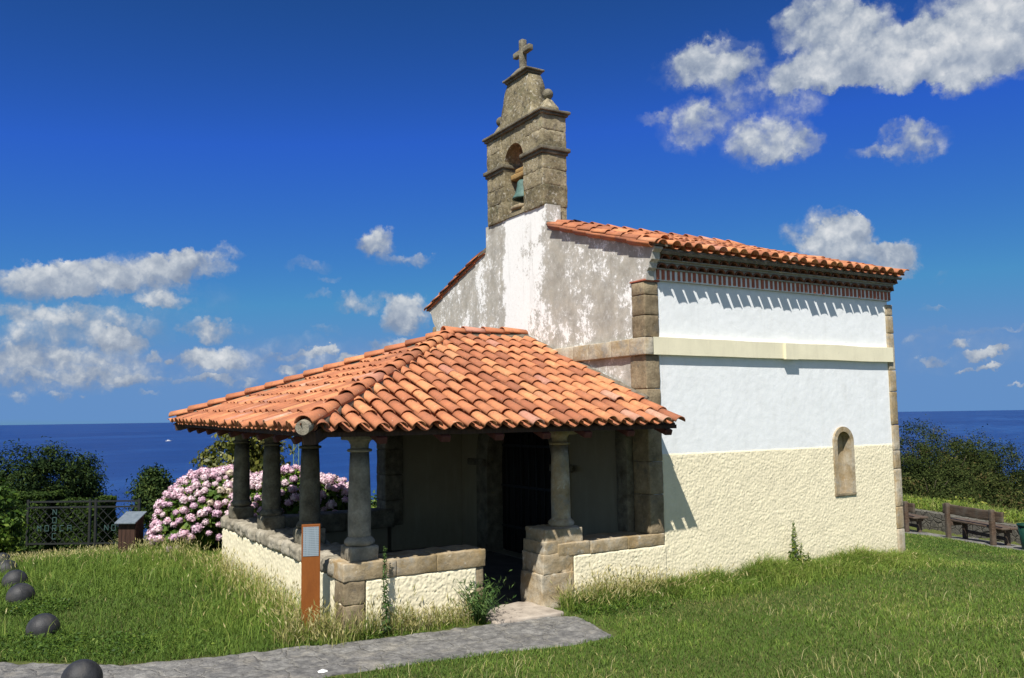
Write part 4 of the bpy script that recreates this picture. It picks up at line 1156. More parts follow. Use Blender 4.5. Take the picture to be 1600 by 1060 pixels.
# trees below the bank, on the right
TREES = [((25.6, 13.2), 1.85, 2.2, 'tall olive green tree close behind the right end of the chapel'),
         ((28.8, 13.9), 1.45, 1.9, 'olive green tree, second to the right of the chapel corner, beyond the benches'),
         ((29.0, 12.3), 1.35, 1.9, 'rounded dark tree rising by itself against the sea between the benches and the bin'),
         ((27.6, 9.9), .50, 2.1, 'low dark tree at the right picture edge above the green bin'),
         ((21.6, 10.1), .30, 1.5, 'bushy olive tree in front of the tall one, above the hidden bench'),
         ((23.6, 8.8), -.05, 1.4, 'short dense tree just above the backrest of the whole bench'),
         ((23.9, 13.6), 1.70, 2.0, 'tall tree whose crown is mostly hidden by the chapel'),
         ((24.6, 10.9), .15, 1.5, 'broad dark tree in the gap between the two taller crowns')]
for k, ((x, y), top, R, lab) in enumerate(TREES):
    gzv = max(gz(x, y), top - 8.)
    rng = np.random.default_rng(100 + k); H = top - gzv
    blobs = [(0, 0, H - R * .80, R * .92, R * .92, R * .80)]
    for q in range(1, 10):
        a = rng.uniform(0, 2 * PI); rr = rng.uniform(.3, .9) * R
        zc = H - R * .8 - (q / 9.) * min(H * .62, 4.4) if q else H - R * .62
        if q == 0: rr *= .25
        s = rng.uniform(.62, .9) * R
        blobs.append((rr * math.cos(a), rr * math.sin(a), zc, s * 1.05, s * 1.05, s * .8))
    plant('bushy_tree', (x, y, gzv), blobs, 72000, .098, .44, 420, M['gum'], lab, 'tree', 'trees below the bank', 100 + k, .16, .42, tshift=[-.02, .08, -.09, -.03, .10, .03, 0, -.12][k])

# left: conifers, clipped hedges, shrubs
def conifer(x, y, top, R, lab, seed):
    g = gz(x, y); H = top - g
    blobs = [(0, 0, H * .25, R, R, H * .25), (R * .3, .1, H * .5, R * .85, R * .85, H * .25), (-R * .3, 0, H * .62, R * .7, R * .7, H * .22), (.0, 0, H * .80, R * .5, R * .5, H * .2)]
    plant('conifer', (x, y, g), blobs, 60000, .115, .34, 520, M['cypress'], lab, 'tree', 'dark conifers behind the hedge', seed, .10, .3)
conifer(-7.0, 19.6, 1.72, 1.35, 'dark spreading conifer at the left picture edge behind the hedge', 1)
conifer(-5.95, 20.3, 1.72, 1.35, 'dark conifer in the middle of the group above the gate', 2)
conifer(-5.15, 20.9, 1.42, 1.15, 'dark conifer at the right of the group, sloping toward the sea', 3)

def hedge(loc, lx, ly, h, rz, lab, seed, n=26000):
    rng = np.random.default_rng(seed)
    root = empty('hedge', loc, lab, 'hedge', None, rz)
    m = MB()
    for k in range(8):
        x = rng.uniform(-lx * .42, lx * .42); y = rng.uniform(-ly * .3, ly * .3)
        m.tube([(x, y, -.1), (x + rng.normal() * .08, y, h * .5), (x + rng.normal() * .2, y + rng.normal() * .1, h * .9)], [.03, .022, .008], 5)
    m.build('stem', M['bark'], root)
    # points on the clipped faces, uneven
    U = rng.uniform(-1, 1, size=(n, 3)); f = rng.integers(0, 5, n)
    S = np.array((lx / 2, ly / 2, h / 2)); P = U * S; N = np.zeros((n, 3))
    for k, (ax, s) in enumerate(((0, 1), (0, -1), (1, 1), (1, -1), (2, 1))):
        q = f == k; P[q, ax] = s * S[ax] - s * np.abs(rng.normal(size=q.sum())) * .07; N[q, ax] = s
    wob = np.array([mn.noise(Vector(p * 2.2)) for p in P]) * .11
    P += N * wob[:, None]; P[:, 2] += h / 2
    N = unit(N + rng.normal(size=N.shape) * .7)
    tint = np.clip(.42 + wob * 1.6 + rng.normal(size=n) * .2, 0, 1)
    V, F = leaves(P, N, .075 * rng.uniform(.6, 1.4, n), .55, rng); fast('foliage', V, F, tint, M['hedge'], root)
    # inner leaves so that it is dense
    n2 = n // 2; P = rng.uniform(-.9, .9, size=(n2, 3)) * S; P[:, 2] += h / 2
    V, F = leaves(P, unit(rng.normal(size=(n2, 3))), np.full(n2, .12), .6, rng); fast('inner_foliage', V, F, rng.uniform(0, .35, n2), M['hedge'], root)
hedge((-5.55, 15.6, gz(-5.55, 15.6) - .1), 1.35, .9, 1.75, -.55, 'dark clipped hedge block behind the gate, right of the taller one', 5)
hedge((-6.75, 16.0, gz(-6.75, 16.) - .1), 1.5, 1.0, 2.1, -.55, 'tall dark clipped hedge with sunlit top above the gate lettering', 6)
# bright shrub at the far left
plant('leafy_shrub', (-7.55, 12.0, gz(-7.55, 12.)), [(0, 0, .55, .6, .6, .55), (.1, .2, 1.05, .5, .5, .45), (-.3, -.1, .9, .5, .5, .4)], 6000, .11, .25, 90, M['bright'], 'bright green shrub at the left picture edge in front of the hedge', 'shrub', None, 9, .03, .55, 'foliage', stem='stem', tshift=-.08)
# feathery bushes by the gap to the sea
plant('feathery_bush', (-4.65, 17.6, gz(-4.65, 17.6)), [(0, 0, .9, .26, .26, .8), (.12, 0, 1.3, .18, .18, .5)], 3000, .07, .16, 60, M['cypress'], 'narrow bluish feathery bush right of the clipped hedge', 'bush', None, 12, .02, .25, 'foliage', stem='stem', tshift=.15)
plant('feathery_bush', (-3.95, 18.4, gz(-3.95, 18.4)), [(0, 0, 1.0, .34, .3, .85), (.3, 0, .9, .3, .3, .6), (-.2, 0, 1.5, .16, .16, .5)], 4500, .07, .18, 80, M['hedge'], 'wider green feathery bush standing behind the cabinet', 'bush', None, 13, .02, .25, 'foliage', stem='stem')
# dark round tree downhill
plant('round_tree', (-1.7, 29.9, -5.5), [(0, 0, 5.45, .38, .38, .5), (-.25, 0, 5.05, .36, .4, .5), (.28, 0, 5.1, .34, .4, .5), (0, 0, 4.3, .6, .6, .9)], 9000, .14, .4, 110, M['cypress'], 'dark round tree downhill, just left of the hydrangea', 'tree', None, 14, .14, .5, tshift=.12)
# golden leaved small tree behind the porch
plant('glossy_tree', (-2.45, 11.4, gz(-2.45, 11.4)), [(-.35, 0, 1.7, .75, .6, .55), (.35, .1, 1.75, .6, .6, .6), (0, 0, 2.35, .55, .5, .5), (.5, 0, 1.2, .5, .5, .5), (-.02, .05, 2.98, .09, .09, .2)], 6000, .13, .26, 95, M['goldleaf'], 'glossy yellow-green small tree behind the pink hydrangea and porch columns', 'tree', None, 15, .06, .55, tshift=.05)

# hydrangeas
def floret_head(i):
    rng = np.random.default_rng(300 + i); n = 95
    d = unit(rng.normal(size=(n, 3))); d = d[d[:, 2] > -.75]; n = len(d)
    P = d * (.088 + .012 * rng.normal(size=(n, 1))) * np.array((1, 1, .86))
    N = unit(d + rng.normal(size=d.shape) * .28)
    V, F = leaves(P, N, .046 * rng.uniform(.8, 1.25, n), .95, rng)
    core = MB(); core.lathe([(.076 * math.sin(PI * k / 6) + .001, -.066 * math.cos(PI * k / 6)) for k in range(7)], (0, 0, 0), 9, .0, False)
    nv = len(V); V = np.concatenate([V, np.array(core.v)])
    F = np.concatenate([F, np.array([f for f in core.f]) + nv])
    t = np.concatenate([np.clip(.5 + .3 * d[:, 0] * 0 + rng.normal(size=n) * .28, 0, 1), np.full(len(core.f), .1)])
    o = fast('flower_head', V, F, t, M['petal%d' % (i % 4)])
    me = o.data; bpy.data.objects.remove(o); return me
HEADS = [floret_head(i) for i in range(8)]
def hydrangea(loc, blobs, nheads, label, seed, fade=None):
    rng = np.random.default_rng(seed); cam = np.array((-7.56, -8.99, 2.4))
    root = empty('hydrangea_bush', loc, label, 'hydrangea', 'pink hydrangeas')
    m = MB()
    for b in blobs:
        for k in range(5):
            e = Vector(b[:3]) + Vector(rng.normal(size=3) * .3) * .8
            m.tube([(b[0] * .4 + rng.normal() * .08, b[1] * .4, -.05), (e.x * .8, e.y * .8, e.z * .5), e], [.02, .014, .008], 5)
    m.build('stem', M['bark'], root)
    n = 9000; P = []; O = []
    vol = np.array([b[3] * b[4] * b[5] for b in blobs]) ** .67; vol /= vol.sum()
    for b, f in zip(blobs, vol):
        k = int(n * f); d = unit(rng.normal(size=(k, 3))); r = rng.uniform(.72, 1.0, (k, 1))
        P.append(np.array(b[:3]) + d * np.array(b[3:6]) * r); O.append(d)
    P = np.concatenate(P); O = np.concatenate(O); ok = P[:, 2] > .02; P, O = P[ok], O[ok]
    N = unit(O + np.array((0, 0, .5)) + rng.normal(size=O.shape) * .5)
    V, F = leaves(P, N, .15 * rng.uniform(.5, 1.3, len(P)), .6, rng)
    fast('foliage', V, F, np.clip(.52 + rng.normal(size=len(P)) * .22, 0, 1), M['hydleaf'], root)
    # flower heads spread over the outside
    pts = []; tries = 0
    B = np.array([b[:6] for b in blobs])
    while len(pts) < nheads and tries < 20000:
        tries += 1
        b = blobs[rng.choice(len(blobs), p=vol)]; d = unit(rng.normal(size=3))
        p = np.array(b[:3]) + d * np.array(b[3:6]) * rng.uniform(1.0, 1.06)
        if p[2] < .12: continue
        if rng.random() > .12 + .88 * min(1, max(0, (p[2] - .25) / .9)): continue
        q = ((p - B[:, :3]) / B[:, 3:6]); 
        if (np.sum(q * q, 1) < .9).any(): continue
        if any(np.sum((p - x[0]) ** 2) < .132 ** 2 for x in pts): continue
        pts.append((p, d))
    wp = np.array([x[0] for x in pts]) + np.array(loc)
    vis = np.array([np.dot(x[1], unit(cam - w)) for x, w in zip(pts, wp)]) - .03 * np.linalg.norm(wp - cam, axis=1)
    order = np.argsort(-vis); rest = []
    for rank, k in enumerate(order):
        p, d = pts[k]; s = rng.uniform(.55, 1.08)
        i = int(rng.integers(0, 8))
        if i % 4 == 3 and not (fade and fade(p) > rng.random()): i = int(rng.integers(0, 3))
        if fade and fade(p) > rng.random(): i = 3
        if rank < 100:
            o = bpy.data.objects.new('flower_head', HEADS[i]); COL.objects.link(o); o.parent = root
            o.location = p; o.scale = (s, s, s); o.rotation_euler = (rng.uniform(-.4, .4), rng.uniform(-.4, .4), rng.uniform(0, 6.28))
        else: rest.append((p, s, i, rng.uniform(0, 6.28)))
    if rest:
        V = []; F = []; T = []; nv = 0
        for p, s, i, a in rest:
            me = HEADS[0 if i % 4 == 3 else i]; co = np.zeros(len(me.vertices) * 3, np.float32); me.vertices.foreach_get('co', co); co = co.reshape(-1, 3)
            R = np.array(((math.cos(a), -math.sin(a), 0), (math.sin(a), math.cos(a), 0), (0, 0, 1)))
            fi = np.zeros(len(me.loops), np.int32); me.loops.foreach_get('vertex_index', fi)
            t = np.zeros(len(me.polygons), np.float32); me.attributes['tint'].data.foreach_get('value', t)
            V.append(co @ R.T * s + p); F.append(fi.reshape(-1, 4) + nv); T.append(t); nv += len(co)
        o = fast('flower_heads', np.concatenate(V), np.concatenate(F), np.concatenate(T), M['petal0'], root); o['kind'] = 'stuff'
    return root
hydrangea((-3.72, 9.25, gz(-3.72, 9.25)), [(-.30, 0, .66, .72, .75, .72), (.35, .1, .78, .85, .85, .82), (-.66, -.1, .42, .42, .5, .48), (.95, .3, .70, .75, .75, .72), (-.05, 0, .98, .68, .68, .60)], 280,
          'large pink hydrangea bush in full flower at the porch corner', 20, lambda p: .75 * math.exp(-((p[0] - .55) / .5) ** 2 - ((p[2] - 1.3) / .45) ** 2))
hydrangea((-2.1, 7.6, gz(-2.1, 7.6)), [(-.4, 0, .75, .75, .6, .75), (.25, 0, .65, .65, .6, .65), (-.9, .2, .7, .6, .6, .7), (.7, 0, .35, .4, .5, .4)], 190,
          'smaller pink hydrangea seen between the porch columns', 23)
# low plants north of the porch
plant('low_shrub', (-.35, 8.6, gz(-.35, 8.6)), [(0, 0, .35, .9, .5, .35), (-.9, .2, .3, .7, .5, .33), (.8, .1, .3, .7, .5, .32)], 4500, .10, .2, 90, M['bright'], 'low green shrub behind the porch, right of the smaller hydrangea', 'shrub', None, 27, .02, .5, 'foliage', stem='stem')

# weeds one can count
def tall_weed(loc, h, lab, seed, n=260, wid=.055, mat='weed', stems=((0, 0, 1.),)):
    rng = np.random.default_rng(seed); root = empty('tall_weed', loc, lab, 'weed', 'weeds at the foot of the walls')
    m = MB(); P = []; N = []; S = []
    for (ox, oy, f) in stems:
        hh = h * f; k_ = int(n * f)
        m.tube([Vector((ox + .018 * math.sin(k * .9 + ox * 9), oy + .01 * math.cos(k), hh * k / 8)) for k in range(9)], [.009 - .0008 * k for k in range(9)], 6, .5)
        t = rng.uniform(.03, 1, k_) ** .8; a = rng.uniform(0, 2 * PI, k_)
        lump = np.array([.75 + .7 * mn.noise(Vector((q * 9, ox * 20, 3))) for q in t])
        r = wid * (1.1 - t) * rng.uniform(.15, 1.25, k_) * lump + .010
        P.append(np.stack([ox + np.cos(a) * r * .8, oy + np.sin(a) * r * .8, t * hh + .02 * rng.normal(size=k_)], -1))
        N.append(unit(np.stack([np.cos(a) * .5, np.sin(a) * .5, np.full(k_, .8)], -1) + rng.normal(size=(k_, 3)) * .4)); S.append(.085 * (1.2 - t * .75) * rng.uniform(.5, 1.4, k_))
    m.build('stem', M['weed'], root); P = np.concatenate(P); N = np.concatenate(N); S = np.concatenate(S)
    V, F = leaves(P, N, S, .24, rng); fast('foliage', V, F, rng.uniform(.1, .95, len(P)), M[mat], root)
    return root
tall_weed((-3.85, -.12, gz(-3.85, -.12)), .93, 'single tall narrow weed in front of the left roughcast panel', 31)
tall_weed((2.62, -.12, gz(2.62, -.12)), .74, 'tall leafy weed against the long wall, left of the niche', 32, 330, .12, 'bright', ((0, 0, 1.), (.10, -.03, .55), (-.12, -.04, .42), (.22, -.05, .36)))
def tuft_plant(loc, h, lab, seed, n=150):
    rng = np.random.default_rng(seed); root = empty('leafy_clump', loc, lab, 'weed', 'weeds at the foot of the walls')
    m = MB()
    for k in range(26):
        a = rng.uniform(0, 2 * PI); s = rng.uniform(.08, .45) ; hh = h * rng.uniform(.55, 1.05)
        m.tube([(.03 * math.cos(a), .03 * math.sin(a), -.03), (s * .35 * math.cos(a), s * .35 * math.sin(a), hh * .55), (s * .9 * math.cos(a), s * .9 * math.sin(a), hh)], [.006, .005, .002], 4, .5)
    m.build('stem', M['weed'], root)
    P = []; N = []
    for k in range(70):
        a = rng.uniform(0, 2 * PI); s = rng.uniform(.05, .42); hh = h * rng.uniform(.55, 1.05); t = rng.uniform(.35, 1.02, 9)
        P.append(np.stack([np.cos(a) * s * t ** 1.3, np.sin(a) * s * t ** 1.3, hh * t], -1) + rng.normal(size=(9, 3)) * .012); N.append(unit(rng.normal(size=(9, 3)) + np.array((math.cos(a), math.sin(a), .3))))
    P = np.concatenate(P); N = np.concatenate(N)
    V, F = leaves(P, N, .075 * rng.uniform(.7, 1.4, len(P)), .17, rng); fast('foliage', V, F, rng.uniform(.45, 1., len(P)), M['weed'], root)
tuft_plant((-2.72, -.19, gz(-2.7, -.19)), .52, 'bushy grey-green weed clump at the left side of the porch entrance', 33)

# ------------------------------------------------------------------ grass
CAM = np.array((-7.55787, -8.98821))
def in_poly(x, y, poly):
    r = np.zeros(len(x), bool); n = len(poly)
    for i in range(n):
        x0, y0 = poly[i]; x1, y1 = poly[(i + 1) % n]
        c = ((y0 > y) != (y1 > y)) & (x < (x1 - x0) * (y - y0) / (y1 - y0 + 1e-12) + x0); r ^= c
    return r
PATH_POLY = PATH_UP + PATH_LO[::-1]; ROAD_POLY = ROAD_UP + ROAD_LO[::-1]
def fbm(x, y, f, seed):
    return np.array([mn.noise(Vector((a * f + seed, b * f, seed * 1.3))) for a, b in zip(x, y)])
def blocked(x, y, path=True):
    b = (x > -4.29) & (x < 5.42) & (y > -.02) & (y < 6.6)
    jx = .10 * fbm(x, y, 2.3, 1.) + .05 * fbm(x, y, 9., 2.); jy = .12 * fbm(x, y, 2.1, 5.) + .06 * fbm(x, y, 8., 3.)
    b |= in_poly(x + jx, y + jy, ROAD_POLY)
    if path: b |= in_poly(x + jx, y + jy, PATH_POLY)
    b |= (x > -2.62) & (x < -1.7) & (y > -.42) & (y < .2)
    s = wall_s(x, y); b |= (s > -1.28) & (s < .28)
    return b
def blades(name, x, y, h, w, tint, lean=.35, rng=None, head=None, curl=.5):
    rng = rng or RNG; n = len(x); z = ground_z(x, y)
    base = np.stack([x, y, z - .01], -1); a = rng.uniform(0, 2 * PI, n); L = rng.uniform(.1, 1., n) * lean
    d = np.stack([np.cos(a), np.sin(a), np.zeros(n)], -1)
    f = rng.uniform(0, 2 * PI, n); s = np.stack([np.cos(f), np.sin(f), np.zeros(n)], -1) * (w / 2)[:, None]
    upv = np.array((0, 0, 1.))
    mid = base + d * (h * L * .45)[:, None] + upv * (h * .58)[:, None]
    tip = base + d * (h * L * (1 + curl))[:, None] + upv * (h * (1 - .35 * L))[:, None]
    V = np.stack([base - s, base + s, mid - s * .8, mid + s * .8, tip], 1).reshape(-1, 3)
    k = np.arange(n)[:, None] * 5
    F = np.concatenate([k + np.array((0, 1, 3)), k + np.array((0, 3, 2)), k + np.array((2, 3, 4))], 1).reshape(-1, 3)
    T = np.repeat(tint, 3)
    if head is not None:
        q = np.where(head)[0]; m_ = len(q)
        if m_:
            dirv = unit(tip[q] - mid[q]); nb = len(V); Vs = []; 
            hl = (.045 + .03 * rng.random(m_))[:, None]; hw_ = (.0048 + .003 * rng.random(m_))[:, None]
            for ang in (0, PI / 2):
                sd = np.stack([np.cos(f[q] + ang), np.sin(f[q] + ang), np.zeros(m_)], -1)
                Vs.append(np.stack([tip[q] - dirv * hl * .3, tip[q] + dirv * hl * .25 - sd * hw_, tip[q] + dirv * hl, tip[q] + dirv * hl * .25 + sd * hw_], 1).reshape(-1, 3))
            V2 = np.concatenate(Vs); k2 = nb + np.arange(2 * m_)[:, None] * 4
            F2 = np.concatenate([k2 + np.array((0, 1, 2)), k2 + np.array((0, 2, 3))], 1).reshape(-1, 3)
            V = np.concatenate([V, V2]); F = np.concatenate([F, F2]); T = np.concatenate([T, np.clip(np.tile(np.repeat(.80 + .17 * rng.random(m_), 2), 2), 0, 1)])
    o = fast(name, V, F, T, M['grass']); setp(o, kind='stuff'); return o
def scatter(n, box, rng):
    return rng.uniform(box[0], box[1], n), rng.uniform(box[2], box[3], n)
def fov_keep(x, y, margin=4.):
    a = np.degrees(np.arctan2(y - CAM[1], x - CAM[0])); return (a > 58.8 - 31 - margin) & (a < 58.8 + 31 + margin)

rng = np.random.default_rng(77)
# polar scatter: more, finer blades close to the viewpoint, fewer and wider farther away
def polar(n, d0, d1, power, rng, a0=14., a1=106.):
    u = rng.random(n); p = 1 - power
    d = (d0 ** (2 + p - 1) + u * (d1 ** (2 + p - 1) - d0 ** (2 + p - 1))) ** (1 / (1 + p)) if abs(1 + p) > 1e-6 else d0 * (d1 / d0) ** u
    a = np.radians(rng.uniform(a0, a1, n)); return CAM[0] + d * np.cos(a), CAM[1] + d * np.sin(a), d
N = 760000
x, y, d = polar(N, 5.0, 27., 1.6, rng)
ok = ~blocked(x, y) & (wall_s(x, y) < -.9) & (y < 12.6)
x, y, d = x[ok], y[ok], d[ok]
pat = fbm(x, y, .55, 3.) + .6 * fbm(x, y, 1.7, 9.) + .35 * fbm(x, y, 5., 4.)
leftside = 1 / (1 + np.exp((x + 4.2) / .25)) * (y > -.2)
east = np.clip((x - 3.) / 6., 0, 1)
h = (.035 + .035 * rng.random(len(x))) * (1 + .35 * pat)
h = h * (1 - leftside) + leftside * (.05 + .065 * rng.random(len(x))) * (1 + .5 * pat + .5 * np.clip((y - 3) / 7, 0, 1))
w = (.0034 + .00036 * d) * (.8 + .5 * rng.random(len(x)))
tint = .31 + .20 * pat + .10 * rng.normal(size=len(x)) + .05 * leftside + .06 * leftside * np.clip((y - 4) / 6, 0, 1)
tint = np.where(rng.random(len(x)) < (.03 + .10 * np.clip(pat, 0, 1)) * (1 - .6 * leftside) + .16 * east * (pat > .0) + .22 * (1 - leftside) * np.clip(fbm(x, y, .45, 21.) * 2.2 - .15, 0, 1), rng.uniform(.66, .88, len(x)), tint)
blades('lawn_grass', x, y, np.maximum(h, .02), w, np.clip(tint, 0, 1), .7, rng)

# meadow grass with seed heads on the left lawn
n = 16000; x = rng.uniform(-8.2, -4.33, n); y = rng.uniform(.3, 12.3, n)
wgt = np.clip(.03 + .55 * np.clip((x + 5.6) / 1.2, 0, 1) + .8 * np.clip((y - 5.5) / 3.5, 0, 1) + .25 * fbm(x, y, .8, 4.), 0, 1)
ok = (rng.random(n) < wgt) & ~blocked(x, y); x, y = x[ok], y[ok]
near = np.clip((x + 5.5) / 1.2, 0, 1)
h = (rng.uniform(.16, .34, len(x)) + .10 * near * rng.random(len(x))) * np.where((y > 8.) & (x < -5.2), .6, 1.); t = np.clip(.46 + .15 * rng.normal(size=len(x)) + .20 * near, .2, .95)
blades('meadow_grass', x, y, h, np.full(len(x), .008), t, .5, rng, rng.random(len(x)) < .10 + .4 * near + .25 * np.clip((y - 6.5) / 3, 0, 1))
# wall barley along the porch walls
X = []; Y = []; Hh = []; Tt = []
def strip(x0, y0, x1, y1, wid, n, hmin, hmax, t0, t1, side=(0, -1)):
    u = rng.random(n); q = np.abs(rng.normal(size=n)) * wid
    X.append(x0 + (x1 - x0) * u + side[0] * q); Y.append(y0 + (y1 - y0) * u + side[1] * q)
    Hh.append(rng.uniform(hmin, hmax, n) * np.exp(-q / (wid * 2.5))); Tt.append(rng.uniform(t0, t1, n))
strip(-4.31, .1, -4.31, 5.7, .18, 1500, .18, .46, .45, .95, (-1, 0))
strip(-4.31, -.06, -3.5, -.06, .05, 420, .15, .52, .40, .95)
strip(-3.7, -.05, -2.6, -.05, .06, 800, .10, .38, .5, 1.)
strip(-4.95, .30, -4.3, .12, .16, 750, .15, .48, .45, .95)
strip(-1.55, -.06, .1, -.06, .15, 1500, .14, .40, .40, .95); strip(-1.15, -.05, -.2, -.05, .08, 260, .34, .52, .6, .95)
strip(0., -.06, 1.3, -.06, .16, 500, .10, .32, .35, .9)
X = np.concatenate(X); Y = np.concatenate(Y); Hh = np.concatenate(Hh); Tt = np.concatenate(Tt)
ok = ~blocked(X, Y, False) & ~((X > -2.66) & (X < -1.72)); X, Y, Hh, Tt = X[ok], Y[ok], Hh[ok], Tt[ok]
blades('wall_barley', X, Y, Hh, np.full(len(X), .0055), Tt - .02, .45, rng, rng.random(len(X)) < .5)
# lush uncut grass at the foot of the long wall
n = 26000; u = rng.random(n); x = .1 + 5.6 * u; y = -.03 - np.abs(rng.normal(size=n)) * .34
x = np.concatenate([x, rng.uniform(-1.5, .3, 5000)]); y = np.concatenate([y, -.05 - np.abs(rng.normal(size=5000)) * .22])
q = np.exp(-np.abs(y) / .45); f = fbm(x, y, 1.6, 2.)
h = (.09 + .22 * rng.random(len(x))) * (.40 + .95 * q) * (1 + .5 * f) * np.clip(.7 + .25 * (x > .9) - .15 * (x > 4.2), .4, 1.2)
t = np.clip(.52 + .13 * rng.normal(size=len(x)) + .16 * f + .05 * (x - 3) * .5, .02, .86)
ok = ~blocked(x, y); blades('long_grass', x[ok], y[ok], np.maximum(h[ok], .03), np.full(ok.sum(), .008), t[ok], .9, rng, rng.random(ok.sum()) < .02, .7)
# stray straw stalks on the mown lawn
x, y, d = polar(5200, 5.5, 16., 1.3, rng, 24, 70); ok = ~blocked(x, y) & (fbm(x, y, .8, 6.) > -.05); x, y = x[ok], y[ok]
blades('dry_stalks', x, y, rng.uniform(.07, .17, len(x)), np.full(len(x), .005), rng.uniform(.80, .97, len(x)), .8, rng)
# dense broad leaves low in the lawn near the balls and walls
def leafy(name, x, y, size, hgt, mat, tshift=0.):
    n = len(x); z = ground_z(x, y) + rng.random(n) * hgt
    P = np.stack([x, y, z], -1); Nn = unit(np.array((0, 0, 1.)) + rng.normal(size=(n, 3)) * .6)
    V, F = leaves(P, Nn, size * rng.uniform(.6, 1.4, n), .55, rng)
    o = fast(name, V, F, np.clip(.35 + .2 * rng.normal(size=n) + tshift, 0, 1), mat); setp(o, kind='stuff')
pts = []
for cx, cy, r, k in ((-6.98, 3.35, .42, 1500), (-7.25, 1.35, .6, 1500), (-6.6, .9, .6, 1100), (-4.05, -.12, .16, 260), (-4.62, .12, .16, 260), (-1.25, -.45, .28, 500), (-5.9, .7, .6, 500), (-.7, -.6, .4, 350)):
    a = rng.uniform(0, 2 * PI, k); rr = r * np.sqrt(rng.random(k)); pts.append(np.stack([cx + rr * np.cos(a), cy + rr * np.sin(a)], -1))
pts = np.concatenate(pts); ok = ~blocked(pts[:, 0], pts[:, 1]); pts = pts[ok]
leafy('clover_patch', pts[:, 0], pts[:, 1], .035, .09, M['bright'], -.08)
# bank plants behind the low wall
n = 15000; s = rng.uniform(.3, 3.2, n); t = rng.uniform(-11, 9, n)
x = WALL_P[0] + WALL_N[0] * s + WALL_T[0] * t; y = WALL_P[1] + WALL_N[1] * s + WALL_T[1] * t
f = fbm(x, y, .9, 5.)
P = np.stack([x, y, ground_z(x, y) + rng.random(n) * (.12 + .34 * np.clip(f + .1, 0, 1))], -1)
V, F = leaves(P, unit(np.array((0, 0, .7)) + rng.normal(size=(n, 3)) * .7), .09 * rng.uniform(.5, 1.5, n), .4, rng)
o = fast('bank_plants', V, F, np.clip(.62 + .35 * f + .18 * rng.normal(size=n), 0, 1), M['bright']); setp(o, kind='stuff')
s = rng.uniform(.3, 2.8, 9000); t = rng.uniform(-10, 9, 9000); x = WALL_P[0] + WALL_N[0] * s + WALL_T[0] * t; y = WALL_P[1] + WALL_N[1] * s + WALL_T[1] * t
blades('bank_grass', x, y, rng.uniform(.12, .38, len(x)), np.full(len(x), .016), np.clip(.62 + .14 * rng.normal(size=len(x)), .2, .9), .5, rng)

